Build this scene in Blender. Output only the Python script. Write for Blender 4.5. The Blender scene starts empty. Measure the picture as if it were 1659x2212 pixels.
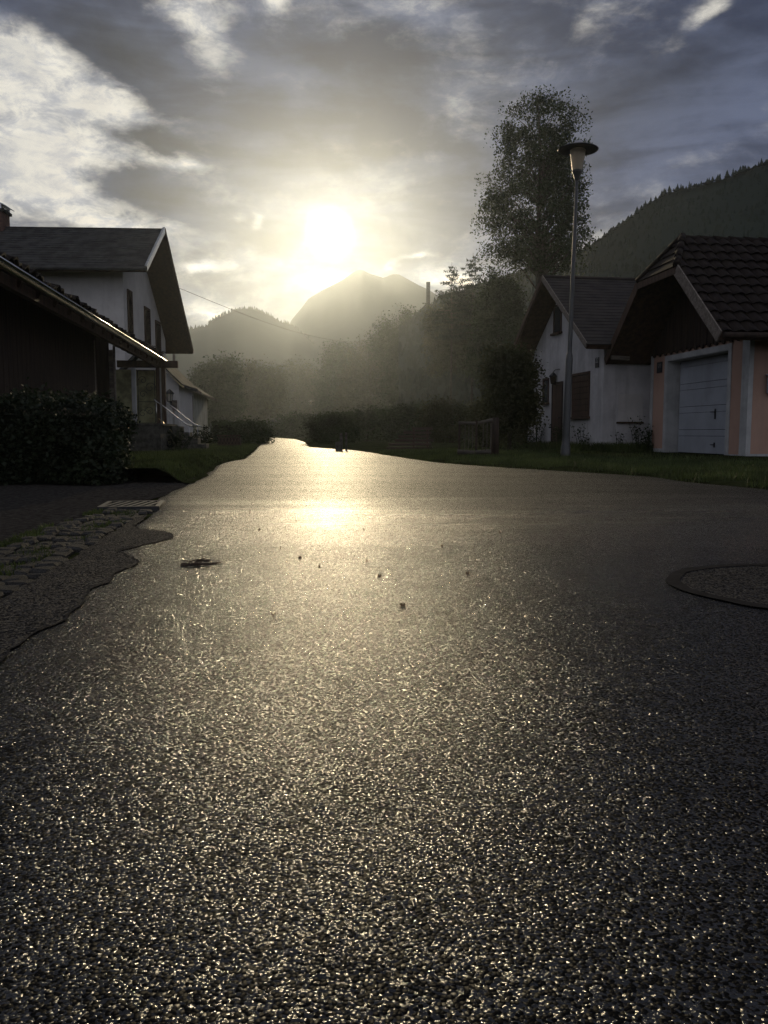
import bpy, bmesh, math, random
import numpy as np
from mathutils import Vector, Matrix, Euler, noise

random.seed(7); np.random.seed(7)
S = bpy.context.scene
COL = S.collection
R = math.radians
PI = math.pi

# ------------------------------------------------------------------ camera, sky, sun, exposure
CAM_H = 0.55
PITCH = math.atan(171 / 1790.0)
cam_d = bpy.data.cameras.new('camera')
cam_d.sensor_fit = 'VERTICAL'; cam_d.sensor_height = 24.0
cam_d.lens = 24.0 * 1790 / 2212
cam_d.clip_start = 0.05; cam_d.clip_end = 12000
cam = bpy.data.objects.new('camera', cam_d); COL.objects.link(cam)
cam.location = (0, 0, CAM_H); cam.rotation_euler = (PI / 2 - PITCH, 0, 0)
S.camera = cam

SUN_AZ, SUN_EL = -3.66, 13.08
SUN_E = 1.2
HAZE_D = 3.0e-4
HAZE_G = 0.86

W = bpy.data.worlds.new('World'); S.world = W; W.use_nodes = True
S.view_settings.view_transform = 'Standard'; S.view_settings.look = 'None'
S.view_settings.exposure = 0.0; S.view_settings.gamma = 1.0
try: S.view_settings.use_curve_mapping = False
except Exception: pass


class NT:
    """small helper for writing node trees"""
    def __init__(s, tree): s.t = tree; s.N = tree.nodes; s.L = tree.links
    def n(s, typ, **k):
        nd = s.N.new(typ)
        for a, v in k.items(): setattr(nd, a, v)
        return nd
    def put(s, sock, v):
        if hasattr(v, 'is_output') or hasattr(v, 'links'): s.L.new(v, sock)
        else: sock.default_value = v
    def m(s, op, a, b=None, c=None, clamp=False):
        nd = s.n('ShaderNodeMath', operation=op); nd.use_clamp = clamp
        for i, v in enumerate((a, b, c)):
            if v is not None: s.put(nd.inputs[i], v)
        return nd.outputs[0]
    def v(s, op, a, b=None):
        nd = s.n('ShaderNodeVectorMath', operation=op)
        s.put(nd.inputs[0], a)
        if b is not None: s.put(nd.inputs[1], b)
        return nd.outputs[1] if op in ('DOT_PRODUCT', 'LENGTH', 'DISTANCE') else nd.outputs[0]
    def noise(s, vec, scale, detail=4, rough=0.5, dist=0.0):
        nd = s.n('ShaderNodeTexNoise'); nd.inputs['Scale'].default_value = scale
        nd.inputs['Detail'].default_value = detail; nd.inputs['Roughness'].default_value = rough
        nd.inputs['Distortion'].default_value = dist
        if vec is not None: s.L.new(vec, nd.inputs['Vector'])
        return nd
    def rng(s, x, a, b, c=0.0, d=1.0, smooth=True):
        nd = s.n('ShaderNodeMapRange'); nd.interpolation_type = 'SMOOTHSTEP' if smooth else 'LINEAR'
        s.put(nd.inputs[0], x)
        for i, v in enumerate((a, b, c, d)): s.put(nd.inputs[i + 1], v)
        return nd.outputs[0]
    def mix(s, f, a, b, mode='MIX'):
        nd = s.n('ShaderNodeMix', data_type='RGBA', blend_type=mode)
        s.put(nd.inputs[0], f)
        for i, v in ((6, a), (7, b)):
            if isinstance(v, (tuple, list)) and len(v) == 3: v = (*v, 1)
            s.put(nd.inputs[i], v)
        return nd.outputs[2]
    def scale(s, col, f):
        nd = s.n('ShaderNodeVectorMath', operation='SCALE'); s.put(nd.inputs[0], col); s.put(nd.inputs['Scale'], f)
        return nd.outputs[0]


def build_sky():
    t = NT(W.node_tree); t.N.clear()
    out = t.n('ShaderNodeOutputWorld')
    tc = t.n('ShaderNodeTexCoord'); d = tc.outputs['Generated']
    sep = t.n('ShaderNodeSeparateXYZ'); t.L.new(d, sep.inputs[0])
    az = t.m('MULTIPLY', t.m('ARCTAN2', sep.outputs[0], sep.outputs[1]), 180 / PI)
    el = t.m('MULTIPLY', t.m('ARCSINE', sep.outputs[2]), 180 / PI)
    cmb = t.n('ShaderNodeCombineXYZ'); t.L.new(az, cmb.inputs[0]); t.L.new(el, cmb.inputs[1])
    P = cmb.outputs[0]
    # cloud noise in direction space, flattened as cloud layers are
    dm = t.n('ShaderNodeMapping'); dm.inputs['Scale'].default_value = (1, 1, 2.1); t.L.new(d, dm.inputs[0])
    D = dm.outputs[0]
    nw = t.noise(D, 5.0, 6, 0.58)
    warp = t.v('MULTIPLY', t.v('SUBTRACT', nw.outputs['Color'], (0.5, 0.5, 0.5)), (3.4, 2.2, 0))
    nw2 = t.noise(D, 19.0, 4, 0.6)
    warp2 = t.v('MULTIPLY', t.v('SUBTRACT', nw2.outputs['Color'], (0.5, 0.5, 0.5)), (2.2, 1.4, 0))
    Pw = t.v('ADD', t.v('ADD', P, warp), warp2)

    def blob(ca, ce, ra, re, rot, w, src=Pw):
        mp = t.n('ShaderNodeMapping', vector_type='TEXTURE')
        mp.inputs['Location'].default_value = (ca, ce, 0); mp.inputs['Rotation'].default_value = (0, 0, R(rot))
        mp.inputs['Scale'].default_value = (ra, re, 1); t.L.new(src, mp.inputs[0])
        q = t.v('DOT_PRODUCT', mp.outputs[0], mp.outputs[0])
        return t.m('MULTIPLY', t.m('EXPONENT', t.m('MULTIPLY', q, -1.0)), w)
    # openings in the deck (lit) and dark cloud banks: azimuth, elevation, radii, tilt, weight
    blobs = [(-21.5, 18.4, 6.5, 3.2, -4, 1.4), (-16.4, 19.6, 3.8, 1.8, -16, 1.0), (-22.6, 21.8, 4.5, 1.2, 8, 0.85), (-11.7, 24.2, 2.5, 1.6, -38, 1.25), (-6.9, 25.8, 1.3, 0.7, -40, 1.0),
             (-22.0, 14.6, 4.6, 2.0, 4, 1.15), (-20.6, 16.4, 3.0, 1.0, 0, 0.7), (-32, 19, 8, 7, 0, 0.8), (-13.0, 16.8, 1.5, 0.45, 6, 1.5), (-14.2, 17.2, 2.0, 0.3, 6, 0.7),
             (-12.3, 10.7, 1.6, 0.45, 4, 1.5), (-17.6, 13.1, 3.4, 0.45, -8, 1.2), (-14.4, 13.2, 1.2, 0.4, -8, 0.8), (-8.8, 13.7, 0.5, 0.5, 30, 1.0), (-10.2, 14.0, 0.5, 0.4, 0, 0.6),
             (2.0, 11.35, 1.3, 0.26, 8, 1.5), (4.6, 10.2, 1.7, 0.5, 4, 1.3), (-11.3, 7.6, 2.4, 0.6, 0, 1.2), (0.3, 11.0, 0.5, 0.25, 20, 1.0),
             (20.4, 24.2, 1.4, 0.55, 30, 1.3), (13.2, 25.2, 1.6, 0.8, 25, 0.7), (17.5, 22.4, 1.6, 0.5, 20, 0.4), (14.3, 12.6, 2.2, 0.9, 12, 0.7), (22.0, 17.0, 4.0, 0.5, 14, 0.4),
             (-17.6, 23.2, 4.0, 1.5, -12, -2.0), (-15.0, 21.4, 3.2, 1.6, -30, -1.8), (-15.2, 18.0, 3.0, 0.9, -14, -1.6),
             (-17.4, 15.6, 3.4, 0.85, -6, -1.7), (-14.8, 14.6, 2.6, 0.9, -18, -1.5), (-19.5, 24.8, 3.4, 0.8, 12, -1.4),
             (-4, 20, 5, 5, 0, -0.4), (-8.5, 20, 3.0, 4.5, 0, -0.6), (14, 18, 9, 7, 0, -0.55), (24, 20, 8, 6, 0, -0.35)]
    acc = None
    for b in blobs:
        o = blob(*b); acc = o if acc is None else t.m('ADD', acc, o)
    n1 = t.noise(D, 8.0, 9, 0.62, 0.25)
    n4 = t.noise(D, 26.0, 6, 0.65, 0.3)
    n2 = t.noise(D, 3.2, 5, 0.55)
    openv = t.m('ADD', acc, t.m('MULTIPLY', t.m('SUBTRACT', n1.outputs[0], 0.5), 2.6))
    openv = t.m('ADD', openv, t.m('MULTIPLY', t.m('SUBTRACT', n4.outputs[0], 0.5), 1.15))
    lit = t.rng(openv, -0.35, 1.75)
    shade = None
    for bl in ((-17.0, 22.8, 4.0, 1.6, -12, 0.8), (-15.2, 18.0, 3.2, 0.9, -12, 0.8), (-15.8, 15.2, 3.6, 1.2, -10, 0.8), (-6, 24, 4, 1.6, 10, 0.5), (3, 22.5, 5, 1.8, 8, 0.45), (16, 20.5, 7, 2.0, 12, 0.5), (-10.5, 9.2, 3.5, 0.9, 0, 0.5)):
        o = blob(*bl); shade = o if shade is None else t.m('ADD', shade, o)
    shade = t.m('SUBTRACT', 1.0, t.m('MULTIPLY', shade, 0.75), clamp=True)
    # dark deck: slate blue, streaked
    st = t.n('ShaderNodeMapping'); st.inputs['Scale'].default_value = (1, 1, 5.5); st.inputs['Rotation'].default_value = (0, R(7), 0); t.L.new(d, st.inputs[0])
    n3 = t.noise(st.outputs[0], 5.0, 6, 0.55, 0.4)
    deckf = t.rng(t.m('ADD', t.m('ADD', t.m('MULTIPLY', n3.outputs[0], 0.45), t.m('MULTIPLY', n1.outputs[0], 0.35)), t.m('MULTIPLY', n2.outputs[0], 0.2)), 0.42, 0.61)
    deck = t.scale(t.mix(deckf, (0.022, 0.033, 0.072), (0.104, 0.130, 0.212)), shade)
    litc = t.mix(t.rng(n4.outputs[0], 0.36, 0.62), (0.50, 0.51, 0.54), (0.90, 0.86, 0.76))
    # the sun's disc seen through thin cloud, and its aureole (centred on the sun's direction)
    sd = (math.sin(R(SUN_AZ)) * math.cos(R(SUN_EL)), math.cos(R(SUN_AZ)) * math.cos(R(SUN_EL)), math.sin(R(SUN_EL)))
    cosang = t.m('MINIMUM', t.v('DOT_PRODUCT', d, sd), 1.0)
    ang = t.m('MULTIPLY', t.m('ARCCOSINE', cosang), 180 / PI)
    core = t.m('MULTIPLY', t.m('EXPONENT', t.m('MULTIPLY', t.m('POWER', t.m('DIVIDE', ang, 0.8), 2.0), -1.0)), 12.0)
    aur = t.m('MULTIPLY', t.m('EXPONENT', t.m('MULTIPLY', ang, -1 / 6.5)), 0.05)
    wide = t.m('MULTIPLY', t.m('EXPONENT', t.m('MULTIPLY', ang, -1 / 14.0)), 0.06)
    thin = t.m('ADD', 0.62, t.m('MULTIPLY', n1.outputs[0], 0.75))
    glow = t.m('ADD', t.m('ADD', core, t.m('MULTIPLY', aur, thin)), wide)
    under = t.m('MULTIPLY', blob(-4.1, 10.15, 1.25, 0.36, 2, 1.0, P), 1.6)
    glow = t.m('ADD', glow, under)
    glowc = t.scale((1.0, 0.91, 0.74), glow)
    deck = t.v('MULTIPLY', deck, t.mix(t.rng(ang, 38.0, 120.0), (1, 1, 1), (6.4, 5.1, 3.5)))   # unseen clouds opposite the sun, brightened and warmed as added fill for the walls
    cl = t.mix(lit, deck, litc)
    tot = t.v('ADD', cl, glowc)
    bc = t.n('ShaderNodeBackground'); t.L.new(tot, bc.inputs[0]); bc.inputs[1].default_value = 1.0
    sky = t.n('ShaderNodeTexSky'); sky.sky_type = 'NISHITA'; sky.sun_disc = False
    sky.sun_elevation = R(SUN_EL); sky.sun_rotation = R(SUN_AZ)
    bs = t.n('ShaderNodeBackground'); t.L.new(sky.outputs[0], bs.inputs[0]); bs.inputs[1].default_value = 0.06
    gap = t.m('MULTIPLY', t.rng(t.m('MULTIPLY', openv, t.m('SUBTRACT', 1.25, nw2.outputs[0])), 0.85, 1.25), 0.40)
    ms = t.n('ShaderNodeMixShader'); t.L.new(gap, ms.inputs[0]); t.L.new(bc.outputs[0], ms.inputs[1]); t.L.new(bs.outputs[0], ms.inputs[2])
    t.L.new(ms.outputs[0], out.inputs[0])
    W.cycles.sampling_method = 'MANUAL'; W.cycles.sample_map_resolution = 1024


build_sky()
sl = bpy.data.lights.new('sun', 'SUN'); sl.energy = SUN_E; sl.angle = R(0.6); sl.color = (1.0, 0.81, 0.50)
so = bpy.data.objects.new('sun', sl); COL.objects.link(so)
so.rotation_euler = (R(90 - SUN_EL), 0, PI - R(SUN_AZ))
so.location = (-30, 400, 120)

C = S.cycles
C.use_denoising = True
try:
    C.denoiser = 'OPENIMAGEDENOISE'; C.denoising_input_passes = 'RGB_ALBEDO_NORMAL'; C.denoising_prefilter = 'NONE'
except Exception: pass
C.max_bounces = 6; C.diffuse_bounces = 2; C.glossy_bounces = 3; C.transmission_bounces = 4
C.volume_bounces = 0; C.transparent_max_bounces = 6
C.sample_clamp_direct = 0; C.sample_clamp_indirect = 4.0
C.caustics_reflective = False; C.caustics_refractive = False

# ------------------------------------------------------------------ where picture points lie in the place
FPX, CX, CY = 1790.0, 829.5, 1106.0
cph, sph = math.cos(PITCH), math.sin(PITCH)
def ray(px, py):
    u = (px - CX) / FPX; v = (CY - py) / FPX
    return (u, cph + v * sph, -sph + v * cph)
def at(px, py, Y):
    d = ray(px, py); k = Y / d[1]; return Vector((d[0] * k, Y, CAM_H + d[2] * k))
def gnd(px, py, z=0.0):
    d = ray(px, py); k = (z - CAM_H) / d[2]; return Vector((d[0] * k, d[1] * k, z))
def azel(az, el, dist):
    return Vector((math.sin(R(az)) * dist, math.cos(R(az)) * dist, CAM_H + math.tan(R(el)) * dist))


# ------------------------------------------------------------------ mesh helpers
class MB:
    def __init__(s): s.v = []; s.f = []; s.smooth = []
    def add(s, vs, fs, sm=False):
        b = len(s.v); s.v += [tuple(x) for x in vs]
        for f in fs: s.f.append(tuple(b + i for i in f)); s.smooth.append(sm)
        return s
    def box(s, x0, x1, y0, y1, z0, z1, M=None):
        vs = [(x, y, z) for z in (z0, z1) for y in (y0, y1) for x in (x0, x1)]
        if M is not None: vs = [M @ Vector(q) for q in vs]
        return s.add(vs, [(0, 2, 3, 1), (4, 5, 7, 6), (0, 1, 5, 4), (2, 6, 7, 3), (0, 4, 6, 2), (1, 3, 7, 5)])
    def bbox(s, x0, x1, y0, y1, z0, z1, b=0.01, M=None):
        """box with its vertical and top edges chamfered"""
        def ring(z, i): return [(x0 + i + b, y0 + i, z), (x1 - i - b, y0 + i, z), (x1 - i, y0 + i + b, z), (x1 - i, y1 - i - b, z),
                                (x1 - i - b, y1 - i, z), (x0 + i + b, y1 - i, z), (x0 + i, y1 - i - b, z), (x0 + i, y0 + i + b, z)]
        rs = ring(z0, 0) + ring(z1 - b, 0) + ring(z1, b)
        if M is not None: rs = [M @ Vector(q) for q in rs]
        fs = []
        for k in range(2):
            for i in range(8): fs.append((k * 8 + i, k * 8 + (i + 1) % 8, k * 8 + 8 + (i + 1) % 8, k * 8 + 8 + i))
        fs += [tuple(range(7, -1, -1)), tuple(range(16, 24))]
        return s.add(rs, fs)
    def bar(s, p, q, w, h, up=(0, 0, 1)):
        p, q = Vector(p), Vector(q); d = (q - p); L = d.length; d.normalize()
        u = Vector(up); r = d.cross(u)
        if r.length < 1e-4: r = d.cross(Vector((0, 1, 0)))
        r.normalize(); u = r.cross(d)
        vs = [o + r * a * w / 2 + u * b * h / 2 for o in (p, q) for a, b in ((-1, -1), (1, -1), (1, 1), (-1, 1))]
        return s.add(vs, [(3, 2, 1, 0), (4, 5, 6, 7), (0, 1, 5, 4), (1, 2, 6, 5), (2, 3, 7, 6), (3, 0, 4, 7)])
    def tube(s, pts, rad, n=8, cap=True):
        pts = [Vector(p) for p in pts]
        rad = rad if isinstance(rad, (list, tuple)) else [rad] * len(pts)
        b = []; prev = None
        for i, p in enumerate(pts):
            d = (pts[min(i + 1, len(pts) - 1)] - pts[max(i - 1, 0)]).normalized()
            if prev is None:
                a = Vector((1, 0, 0)) if abs(d.x) < .8 else Vector((0, 1, 0))
                r = d.cross(a).normalized()
            else:
                r = (prev - d * prev.dot(d)).normalized()
            prev = r; u = d.cross(r)
            b += [p + (r * math.cos(2 * PI * k / n) + u * math.sin(2 * PI * k / n)) * rad[i] for k in range(n)]
        fs = [(i * n + k, i * n + (k + 1) % n, (i + 1) * n + (k + 1) % n, (i + 1) * n + k) for i in range(len(pts) - 1) for k in range(n)]
        s.add(b, fs, True)
        if cap:
            m = len(s.v) - len(b)
            s.f.append(tuple(m + k for k in range(n - 1, -1, -1))); s.smooth.append(False)
            e = m + (len(pts) - 1) * n
            s.f.append(tuple(e + k for k in range(n))); s.smooth.append(False)
        return s
    def lathe(s, prof, n=24, c=(0, 0), sm=True):
        vs = [(c[0] + r * math.cos(2 * PI * k / n), c[1] + r * math.sin(2 * PI * k / n), z) for r, z in prof for k in range(n)]
        fs = [(i * n + k, i * n + (k + 1) % n, (i + 1) * n + (k + 1) % n, (i + 1) * n + k) for i in range(len(prof) - 1) for k in range(n)]
        return s.add(vs, fs, sm)
    def prism(s, poly, axis, a, b):
        """polygon given in the other two axes, extruded along axis from a to b"""
        def mk(p, t):
            return {'x': (t, p[0], p[1]), 'y': (p[0], t, p[1]), 'z': (p[0], p[1], t)}[axis]
        n = len(poly); vs = [mk(p, a) for p in poly] + [mk(p, b) for p in poly]
        fs = [tuple(range(n)), tuple(range(2 * n - 1, n - 1, -1))] + [(i, i + n, (i + 1) % n + n, (i + 1) % n) for i in range(n)]
        return s.add(vs, fs)
    def mesh(s, name, mat=None):
        me = bpy.data.meshes.new(name); me.from_pydata(s.v, [], s.f)
        me.polygons.foreach_set('use_smooth', s.smooth)
        bm = bmesh.new(); bm.from_mesh(me); bmesh.ops.recalc_face_normals(bm, faces=bm.faces); bm.to_mesh(me); bm.free()
        if mat: me.materials.append(mat)
        return me
    def build(s, name, mat, parent=None, **k):
        return link(name, s.mesh(name, mat), parent, **k)


def link(name, me, parent=None, loc=None, rot=None, kind=None):
    o = bpy.data.objects.new(name, me); COL.objects.link(o)
    if parent is not None: o.parent = parent
    if loc is not None: o.location = loc
    if rot is not None: o.rotation_euler = rot
    if kind: o['kind'] = kind
    return o
def tag(o, label, cat, group=None, kind=None):
    o['label'] = label; o['category'] = cat
    if group: o['group'] = group
    if kind: o['kind'] = kind
    return o
def thing(name, label, cat, loc=(0, 0, 0), az=0.0, group=None):
    o = bpy.data.objects.new(name, None); COL.objects.link(o); o.empty_display_size = 0.2
    o.location = loc; o.rotation_euler = (0, 0, -R(az))
    return tag(o, label, cat, group)
def fast_mesh(name, verts, quads, mat, smooth=False, tri=False):
    k = 3 if tri else 4
    me = bpy.data.meshes.new(name); nv, nf = len(verts), len(quads)
    me.vertices.add(nv); me.vertices.foreach_set('co', np.asarray(verts, np.float32).ravel())
    me.loops.add(nf * k); me.loops.foreach_set('vertex_index', np.asarray(quads, np.int32).ravel())
    me.polygons.add(nf); me.polygons.foreach_set('loop_start', np.arange(nf, dtype=np.int32) * k)
    me.polygons.foreach_set('loop_total', np.full(nf, k, np.int32))
    me.polygons.foreach_set('use_smooth', np.full(nf, smooth, bool))
    me.update(calc_edges=True); me.validate()
    if mat: me.materials.append(mat)
    return me


# ------------------------------------------------------------------ materials
MATS = {}
def mat(name, col, rough=0.8, var=0.25, scale=3.0, bump=0.0, bscale=40.0, metal=0.0, spec=0.3, col2=None, detail=5, stretch=None, transl=0.0):
    if name in MATS: return MATS[name]
    m = bpy.data.materials.new(name); m.use_nodes = True; t = NT(m.node_tree)
    b = t.N['Principled BSDF']
    tc = t.n('ShaderNodeTexCoord'); vec = tc.outputs['Object']
    if stretch:
        mp = t.n('ShaderNodeMapping'); mp.inputs['Scale'].default_value = stretch; t.L.new(vec, mp.inputs[0]); vec = mp.outputs[0]
    n = t.noise(vec, scale, detail, 0.6)
    if col2 is None: c1 = tuple(max(0, c * (1 - var)) for c in col); c2 = tuple(min(1, c * (1 + var)) for c in col)
    else: c1, c2 = col, col2
    c = t.mix(t.rng(n.outputs[0], 0.3, 0.7), c1, c2)
    t.L.new(c, b.inputs['Base Color'])
    b.inputs['Roughness'].default_value = rough; b.inputs['Metallic'].default_value = metal
    b.inputs['Specular IOR Level'].default_value = spec
    if bump:
        nb = t.noise(vec, bscale, 4, 0.6)
        bp = t.n('ShaderNodeBump'); bp.inputs['Strength'].default_value = 1.0; bp.inputs['Distance'].default_value = bump
        t.L.new(nb.outputs[0], bp.inputs['Height']); t.L.new(bp.outputs[0], b.inputs['Normal'])
    if transl:
        tr = t.n('ShaderNodeBsdfTranslucent'); t.L.new(c, tr.inputs[0])
        ms = t.n('ShaderNodeMixShader'); ms.inputs[0].default_value = transl
        t.L.new(b.outputs[0], ms.inputs[1]); t.L.new(tr.outputs[0], ms.inputs[2])
        t.L.new(ms.outputs[0], t.N['Material Output'].inputs['Surface'])
    MATS[name] = m
    return m

M_plaster = mat('white_plaster', (0.50, 0.48, 0.45), 0.9, 0.10, 1.2, 0.004, 60)
M_oldplaster = mat('weathered_plaster', (0.40, 0.385, 0.375), 0.9, col2=(0.54, 0.525, 0.51), scale=1.6, bump=0.006, bscale=45)
M_pink = mat('salmon_plaster', (0.39, 0.245, 0.18), 0.9, col2=(0.46, 0.30, 0.225), scale=0.9, bump=0.004, bscale=60)
M_trim = mat('white_trim', (0.40, 0.40, 0.385), 0.85, 0.16, 2.5, 0.002, 60)
M_plinth = mat('plinth_plaster', (0.36, 0.36, 0.35), 0.9, 0.2, 3, 0.004, 50)
M_door = mat('garage_door_white', (0.34, 0.36, 0.385), 0.5, 0.12, 1.3)
M_wood = mat('dark_wood', (0.030, 0.019, 0.013), 0.8, 0.45, 2.0, 0.003, 25, stretch=(6, 6, 0.6))
M_wood2 = mat('brown_wood', (0.060, 0.034, 0.021), 0.75, 0.35, 2.0, 0.003, 25, stretch=(5, 5, 0.5))
M_greywood = mat('grey_weathered_wood', (0.16, 0.135, 0.11), 0.85, 0.35, 3.0, 0.003, 30, stretch=(1, 6, 6))
M_rackwood = mat('rack_wood', (0.075, 0.065, 0.052), 0.85, 0.35, 3.0, 0.003, 30, stretch=(1, 6, 6))
M_redwood = mat('reddish_timber', (0.055, 0.036, 0.028), 0.85, 0.35, 2.0, 0.003, 30, stretch=(0.6, 6, 6))
M_slate = mat('grey_slate', (0.050, 0.049, 0.046), 0.9, 0.35, 2.5, 0.003, 30, spec=0.06)
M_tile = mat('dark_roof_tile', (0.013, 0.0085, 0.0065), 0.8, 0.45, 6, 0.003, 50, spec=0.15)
M_slate2 = mat('brown_slate', (0.024, 0.019, 0.016), 0.8, 0.4, 2.5, 0.003, 30)
M_zinc = mat('zinc_metal', (0.55, 0.55, 0.54), 0.22, 0.15, 3, metal=1.0)
M_iron = mat('black_iron', (0.014, 0.014, 0.014), 0.55, 0.3, 5, metal=0.0, spec=0.5)
M_steel = mat('grey_painted_steel', (0.042, 0.044, 0.043), 0.38, 0.2, 3, spec=0.5)
M_shut = mat('dark_shutter', (0.045, 0.032, 0.024), 0.7, 0.3, 4, stretch=(1, 1, 8))
M_brick = mat('red_brick', (0.10, 0.055, 0.042), 0.85, 0.35, 8, 0.003, 60)
M_stone = mat('grey_stone', (0.20, 0.19, 0.175), 0.8, 0.35, 6, 0.006, 40)
M_paleston = mat('mossy_stone', (0.075, 0.073, 0.064), 0.9, 0.4, 9, 0.006, 40, spec=0.05)
M_cobble = mat('worn_cobble', (0.065, 0.062, 0.056), 0.8, 0.4, 14, 0.008, 60, spec=0.04)
M_bark = mat('tree_bark', (0.060, 0.048, 0.038), 0.9, 0.4, 5, 0.01, 20, stretch=(3, 3, 0.6))
M_birchleaf = mat('birch_leaf', (0.030, 0.046, 0.014), 0.6, 0.4, 0.9, spec=0.25, transl=0.32)
M_leaf = mat('broad_leaf', (0.024, 0.040, 0.012), 0.65, 0.45, 0.6, spec=0.25, transl=0.28)
M_leaf2 = mat('olive_leaf', (0.042, 0.046, 0.016), 0.65, 0.4, 0.6, spec=0.25, transl=0.28)
M_hedge = mat('hedge_leaf', (0.016, 0.024, 0.009), 0.6, 0.45, 2.0, spec=0.3, transl=0.2)
M_needle = mat('spruce_needle', (0.018, 0.028, 0.014), 0.7, 0.4, 1.0, spec=0.2, transl=0.12)
M_forest = mat('forest_conifer', (0.022, 0.031, 0.022), 0.9, 0.4, 0.02, spec=0.1)
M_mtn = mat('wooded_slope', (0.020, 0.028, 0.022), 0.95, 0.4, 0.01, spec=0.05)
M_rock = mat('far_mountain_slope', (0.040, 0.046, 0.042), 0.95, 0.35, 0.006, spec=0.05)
M_grass = mat('grass_blade', (0.052, 0.070, 0.020), 0.6, 0.5, 1.3, spec=0.25, transl=0.3)
M_turf = mat('turf_soil', (0.026, 0.030, 0.013), 1.0, 0.4, 3, 0.02, 30, spec=0.0)
M_gravel = mat('wet_gravel', (0.050, 0.046, 0.041), 1.0, 0.5, 25, 0.03, 70, spec=0.0)
M_deadleaf = mat('dead_leaf', (0.045, 0.026, 0.014), 0.7, 0.3, 20)
M_sign = mat('dark_sign', (0.030, 0.032, 0.035), 0.5, 0.2, 8)
M_signw = mat('sign_white', (0.34, 0.34, 0.35), 0.6, 0.1, 8)
M_mail = mat('mailbox_metal', (0.32, 0.37, 0.42), 0.45, 0.08, 3, spec=0.5)
M_pit = mat('black_pit', (0.004, 0.004, 0.004), 0.9)


def streaks(m, amount):
    t = NT(m.node_tree); b = t.N['Principled BSDF']; lk = b.inputs['Base Color'].links[0]; src = lk.from_socket
    tc = t.n('ShaderNodeTexCoord'); mp = t.n('ShaderNodeMapping'); mp.inputs['Scale'].default_value = (5, 5, 0.35); t.L.new(tc.outputs['Object'], mp.inputs[0])
    n = t.noise(mp.outputs[0], 1.0, 5, 0.65); n2 = t.noise(tc.outputs['Object'], 2.3, 6, 0.7)
    f = t.m('MULTIPLY', t.m('ADD', t.rng(n.outputs[0], 0.48, 0.72), t.rng(n2.outputs[0], 0.5, 0.75)), amount, clamp=True)
    t.L.new(t.mix(f, src, (0.16, 0.145, 0.125)), b.inputs['Base Color'])
for m_, a_ in ((M_plaster, 0.16), (M_oldplaster, 0.30), (M_pink, 0.16), (M_trim, 0.22), (M_door, 0.14)): streaks(m_, a_)

def glass_mat(name, col, rough, trans):
    m = bpy.data.materials.new(name); m.use_nodes = True; t = NT(m.node_tree); b = t.N['Principled BSDF']
    tc = t.n('ShaderNodeTexCoord'); n = t.noise(tc.outputs['Object'], 9, 3)
    t.L.new(t.mix(n.outputs[0], tuple(c * 0.9 for c in col), col), b.inputs['Base Color'])
    b.inputs['Roughness'].default_value = rough; b.inputs['Transmission Weight'].default_value = trans
    b.inputs['IOR'].default_value = 1.3
    if trans > 0.5:
        tr = t.n('ShaderNodeBsdfTranslucent'); tr.inputs[0].default_value = (*col, 1)
        ms = t.n('ShaderNodeMixShader'); ms.inputs[0].default_value = 0.55
        t.L.new(b.outputs[0], ms.inputs[1]); t.L.new(tr.outputs[0], ms.inputs[2]); t.L.new(ms.outputs[0], t.N['Material Output'].inputs['Surface'])
    return m
M_lampglass = glass_mat('frosted_lamp_glass', (0.95, 0.90, 0.80), 0.30, 0.7)
M_pane = glass_mat('window_glass', (0.03, 0.035, 0.04), 0.08, 0.0)


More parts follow.
